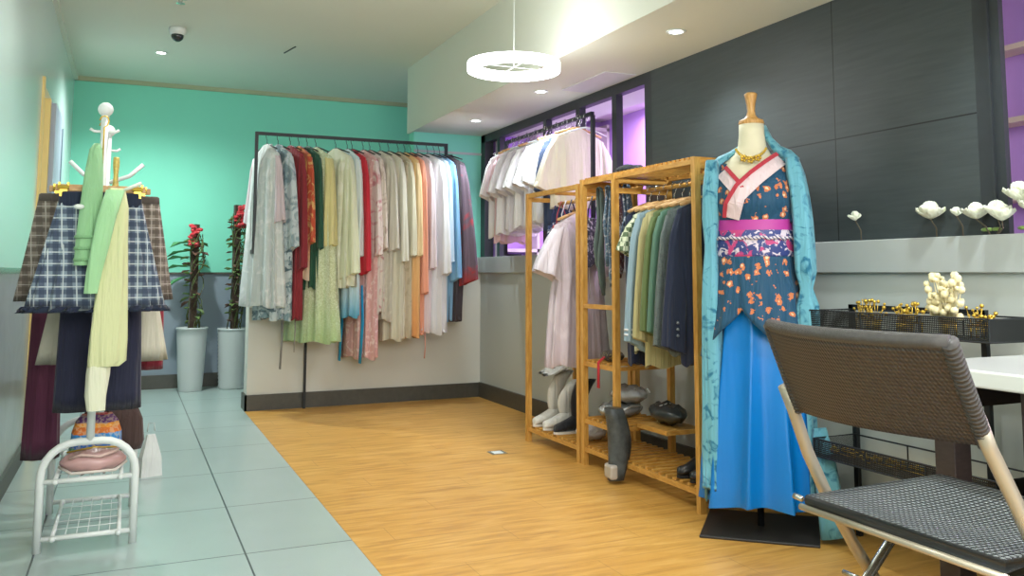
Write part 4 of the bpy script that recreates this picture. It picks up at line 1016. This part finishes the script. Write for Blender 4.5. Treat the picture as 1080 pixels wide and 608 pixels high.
# backrest: curved panel between the two tubes, top z .96 bottom z .74
def back_pt(u, v):      # u 0..1 across (far to near), v 0..1 top to bottom
    ft, nt = Vector((1.515, 1.825, .960)), Vector((1.44, 1.215, .960)); fb_, nb = Vector((1.63, 1.852, .735)), Vector((1.655, 1.315, .735))
    a = ft.lerp(nt, u); b = fb_.lerp(nb, u); p = a.lerp(b, v); p.x -= .085*math.sin(PI*u)*(1-.35*v); p.z += -.012*math.sin(PI*v)*0
    return p
NU, NV = 24, 10; vs = []; fs = []
for side in (0, 1):
    for i in range(NU+1):
        for j in range(NV+1): p = back_pt(i/NU, j/NV); vs.append(p + Vector((.022*side, 0, .008*side)))
def gi(s_, i, j): return s_*(NU+1)*(NV+1)+i*(NV+1)+j
for i in range(NU):
    for j in range(NV):
        fs.append((gi(0,i,j),gi(0,i+1,j),gi(0,i+1,j+1),gi(0,i,j+1))); fs.append((gi(1,i,j),gi(1,i,j+1),gi(1,i+1,j+1),gi(1,i+1,j)))
for i in range(NU):
    for j in (0, NV): fs.append((gi(0,i,j),gi(1,i,j),gi(1,i+1,j),gi(0,i+1,j)))
for j in range(NV):
    for i in (0, NU): fs.append((gi(0,i,j),gi(0,i,j+1),gi(1,i,j+1),gi(1,i,j)))
bk = MB().add(vs, fs).build('backrest', WV, chr_, True)
rim = plain('rattan_rim', '#4c4a48', .4, 0, .4, 80, .5)
m = MB(); m.tube([back_pt(k/20, 0)+Vector((.011,0,.006)) for k in range(21)], .0155, 10); m.build('rim', rim, bk, True)
for u in (0, 1):
    pts = [back_pt(u, k/12)+Vector((.011,0,.004)) for k in range(13)]
    m = MB(); m.tube(pts, .0165, 10)
    for k in range(25):
        q = k/24; p = back_pt(u, q)+Vector((.011,0,.004)); d = (back_pt(u,min(1,q+.05))-back_pt(u,max(0,q-.05))).normalized(); m.tube([p-d*.003, p+d*.003], .0185, 10)
    m.build('rim', rim, bk, True)
# seat
SZ = .52
sv = [(1.645, 1.835), (1.64, 1.265), (2.13, 1.30), (2.16, 1.86)]
NS = 14; vs = []; fs = []
for s_ in (0, 1):
    for i in range(NS+1):
        for j in range(NS+1):
            a = Vector(sv[0]).lerp(Vector(sv[1]), j/NS); b = Vector(sv[3]).lerp(Vector(sv[2]), j/NS); p = a.lerp(b, i/NS)
            vs.append((p.x, p.y, SZ - .02*math.sin(PI*i/NS)*math.sin(PI*j/NS) - .025*s_))
def gs(s_, i, j): return s_*(NS+1)**2+i*(NS+1)+j
for i in range(NS):
    for j in range(NS): fs.append((gs(0,i,j),gs(0,i,j+1),gs(0,i+1,j+1),gs(0,i+1,j))); fs.append((gs(1,i,j),gs(1,i+1,j),gs(1,i+1,j+1),gs(1,i,j+1)))
for k in range(NS):
    fs += [(gs(0,0,k),gs(1,0,k),gs(1,0,k+1),gs(0,0,k+1)),(gs(0,NS,k),gs(0,NS,k+1),gs(1,NS,k+1),gs(1,NS,k)),(gs(0,k,0),gs(0,k+1,0),gs(1,k+1,0),gs(1,k,0)),(gs(0,k,NS),gs(1,k,NS),gs(1,k+1,NS),gs(0,k+1,NS))]
st = MB().add(vs, fs).build('seat', WS, chr_, True)
m = MB(); c4 = [(x, y, SZ-.014) for x, y in sv]; m.tube(c4+[c4[0]], .014, 10); m.build('rim', plain('dark_seat_edge', '#2d2f30', .35), st, True)
MB().tube([(1.632, 1.85, SZ-.032), (1.627, 1.25, SZ-.032)], .009, 8).build('seat_bar', M['champagne'], chr_, True)
# tubes: back posts run forward and down to the floor, rear legs cross them
for y0, y1, xb, xt in ((1.868, 1.868, 1.632, 1.60), (1.30, 1.255, 1.655, 1.60)):
    MB().tube([(xb-.03, y0, .80), (xb, y0, .735), (xb+.045, (y0+y1)/2, .62), (1.70+.04, y1, SZ-.02), (1.83, y1, .36), (2.08, y1, .012)], .0165, 14).build('leg', M['champagne'], chr_, True)
    MB().lathe([(.019,0),(.019,.03),(.015,.034)], 14, (2.085, y1, 0)).build('foot_cap', M['plastic_black'], chr_, True)
for y in (1.83, 1.29):
    MB().tube([(2.05, y, SZ-.03), (1.55, y, .012)], .0135, 12).build('leg', M['chrome'], chr_, True)
    MB().lathe([(.017,0),(.017,.03),(.013,.034)], 14, (1.545, y, 0)).build('foot_cap', M['plastic_black'], chr_, True)
    MB().tube([(1.80, y-.03, .29), (1.80, y+.05, .29)], .007, 8).build('pivot_bolt', M['chrome'], chr_, True)
MB().tube([(1.60, 1.83, .07), (1.60, 1.29, .07)], .010, 10).build('stretcher', M['chrome'], chr_, True)
MB().tube([(1.655, 1.87, SZ-.02), (1.655, 1.90, SZ-.018)], .008, 8).build('pivot_bolt', M['chrome'], chr_, True)

# ------------------------------------------------------------------ light and camera
area(1.0, -.9, 2.2, 2.6, 1.4, 85, (1, .98, .94), (R(62), 0, 0))  # added soft fill from behind the camera, not a fixture of the room
area(3.6, 5.4, 2.5, .8, 2.2, 75, (.96, .84, 1)); area(3.5, .6, 2.5, .5, 1.6, 70, (.96, .84, 1))  # unseen fills added to brighten the lilac room beyond both openings
wd = bpy.data.worlds.new('world'); SC.world = wd; wd.use_nodes = True
wd.node_tree.nodes['Background'].inputs[0].default_value = (.9, .97, 1, 1); wd.node_tree.nodes['Background'].inputs[1].default_value = .8
cd_ = bpy.data.cameras.new('camera'); cam_ = bpy.data.objects.new('camera', cd_); COL.objects.link(cam_)
cd_.sensor_width = 36; cd_.lens = 920/1080*36; cd_.shift_x = -20/1080; cd_.shift_y = -104/1080
cam_.location = (0, 0, 1.1); cam_.rotation_euler = (R(90)+math.atan(88/920), 0, R(-24.7)); cd_.clip_start = .02
SC.camera = cam_
SC.view_settings.view_transform = 'Standard'; SC.view_settings.look = 'None'; SC.view_settings.gamma = 1; SC.view_settings.use_curve_mapping = False
SC.view_settings.exposure = .5
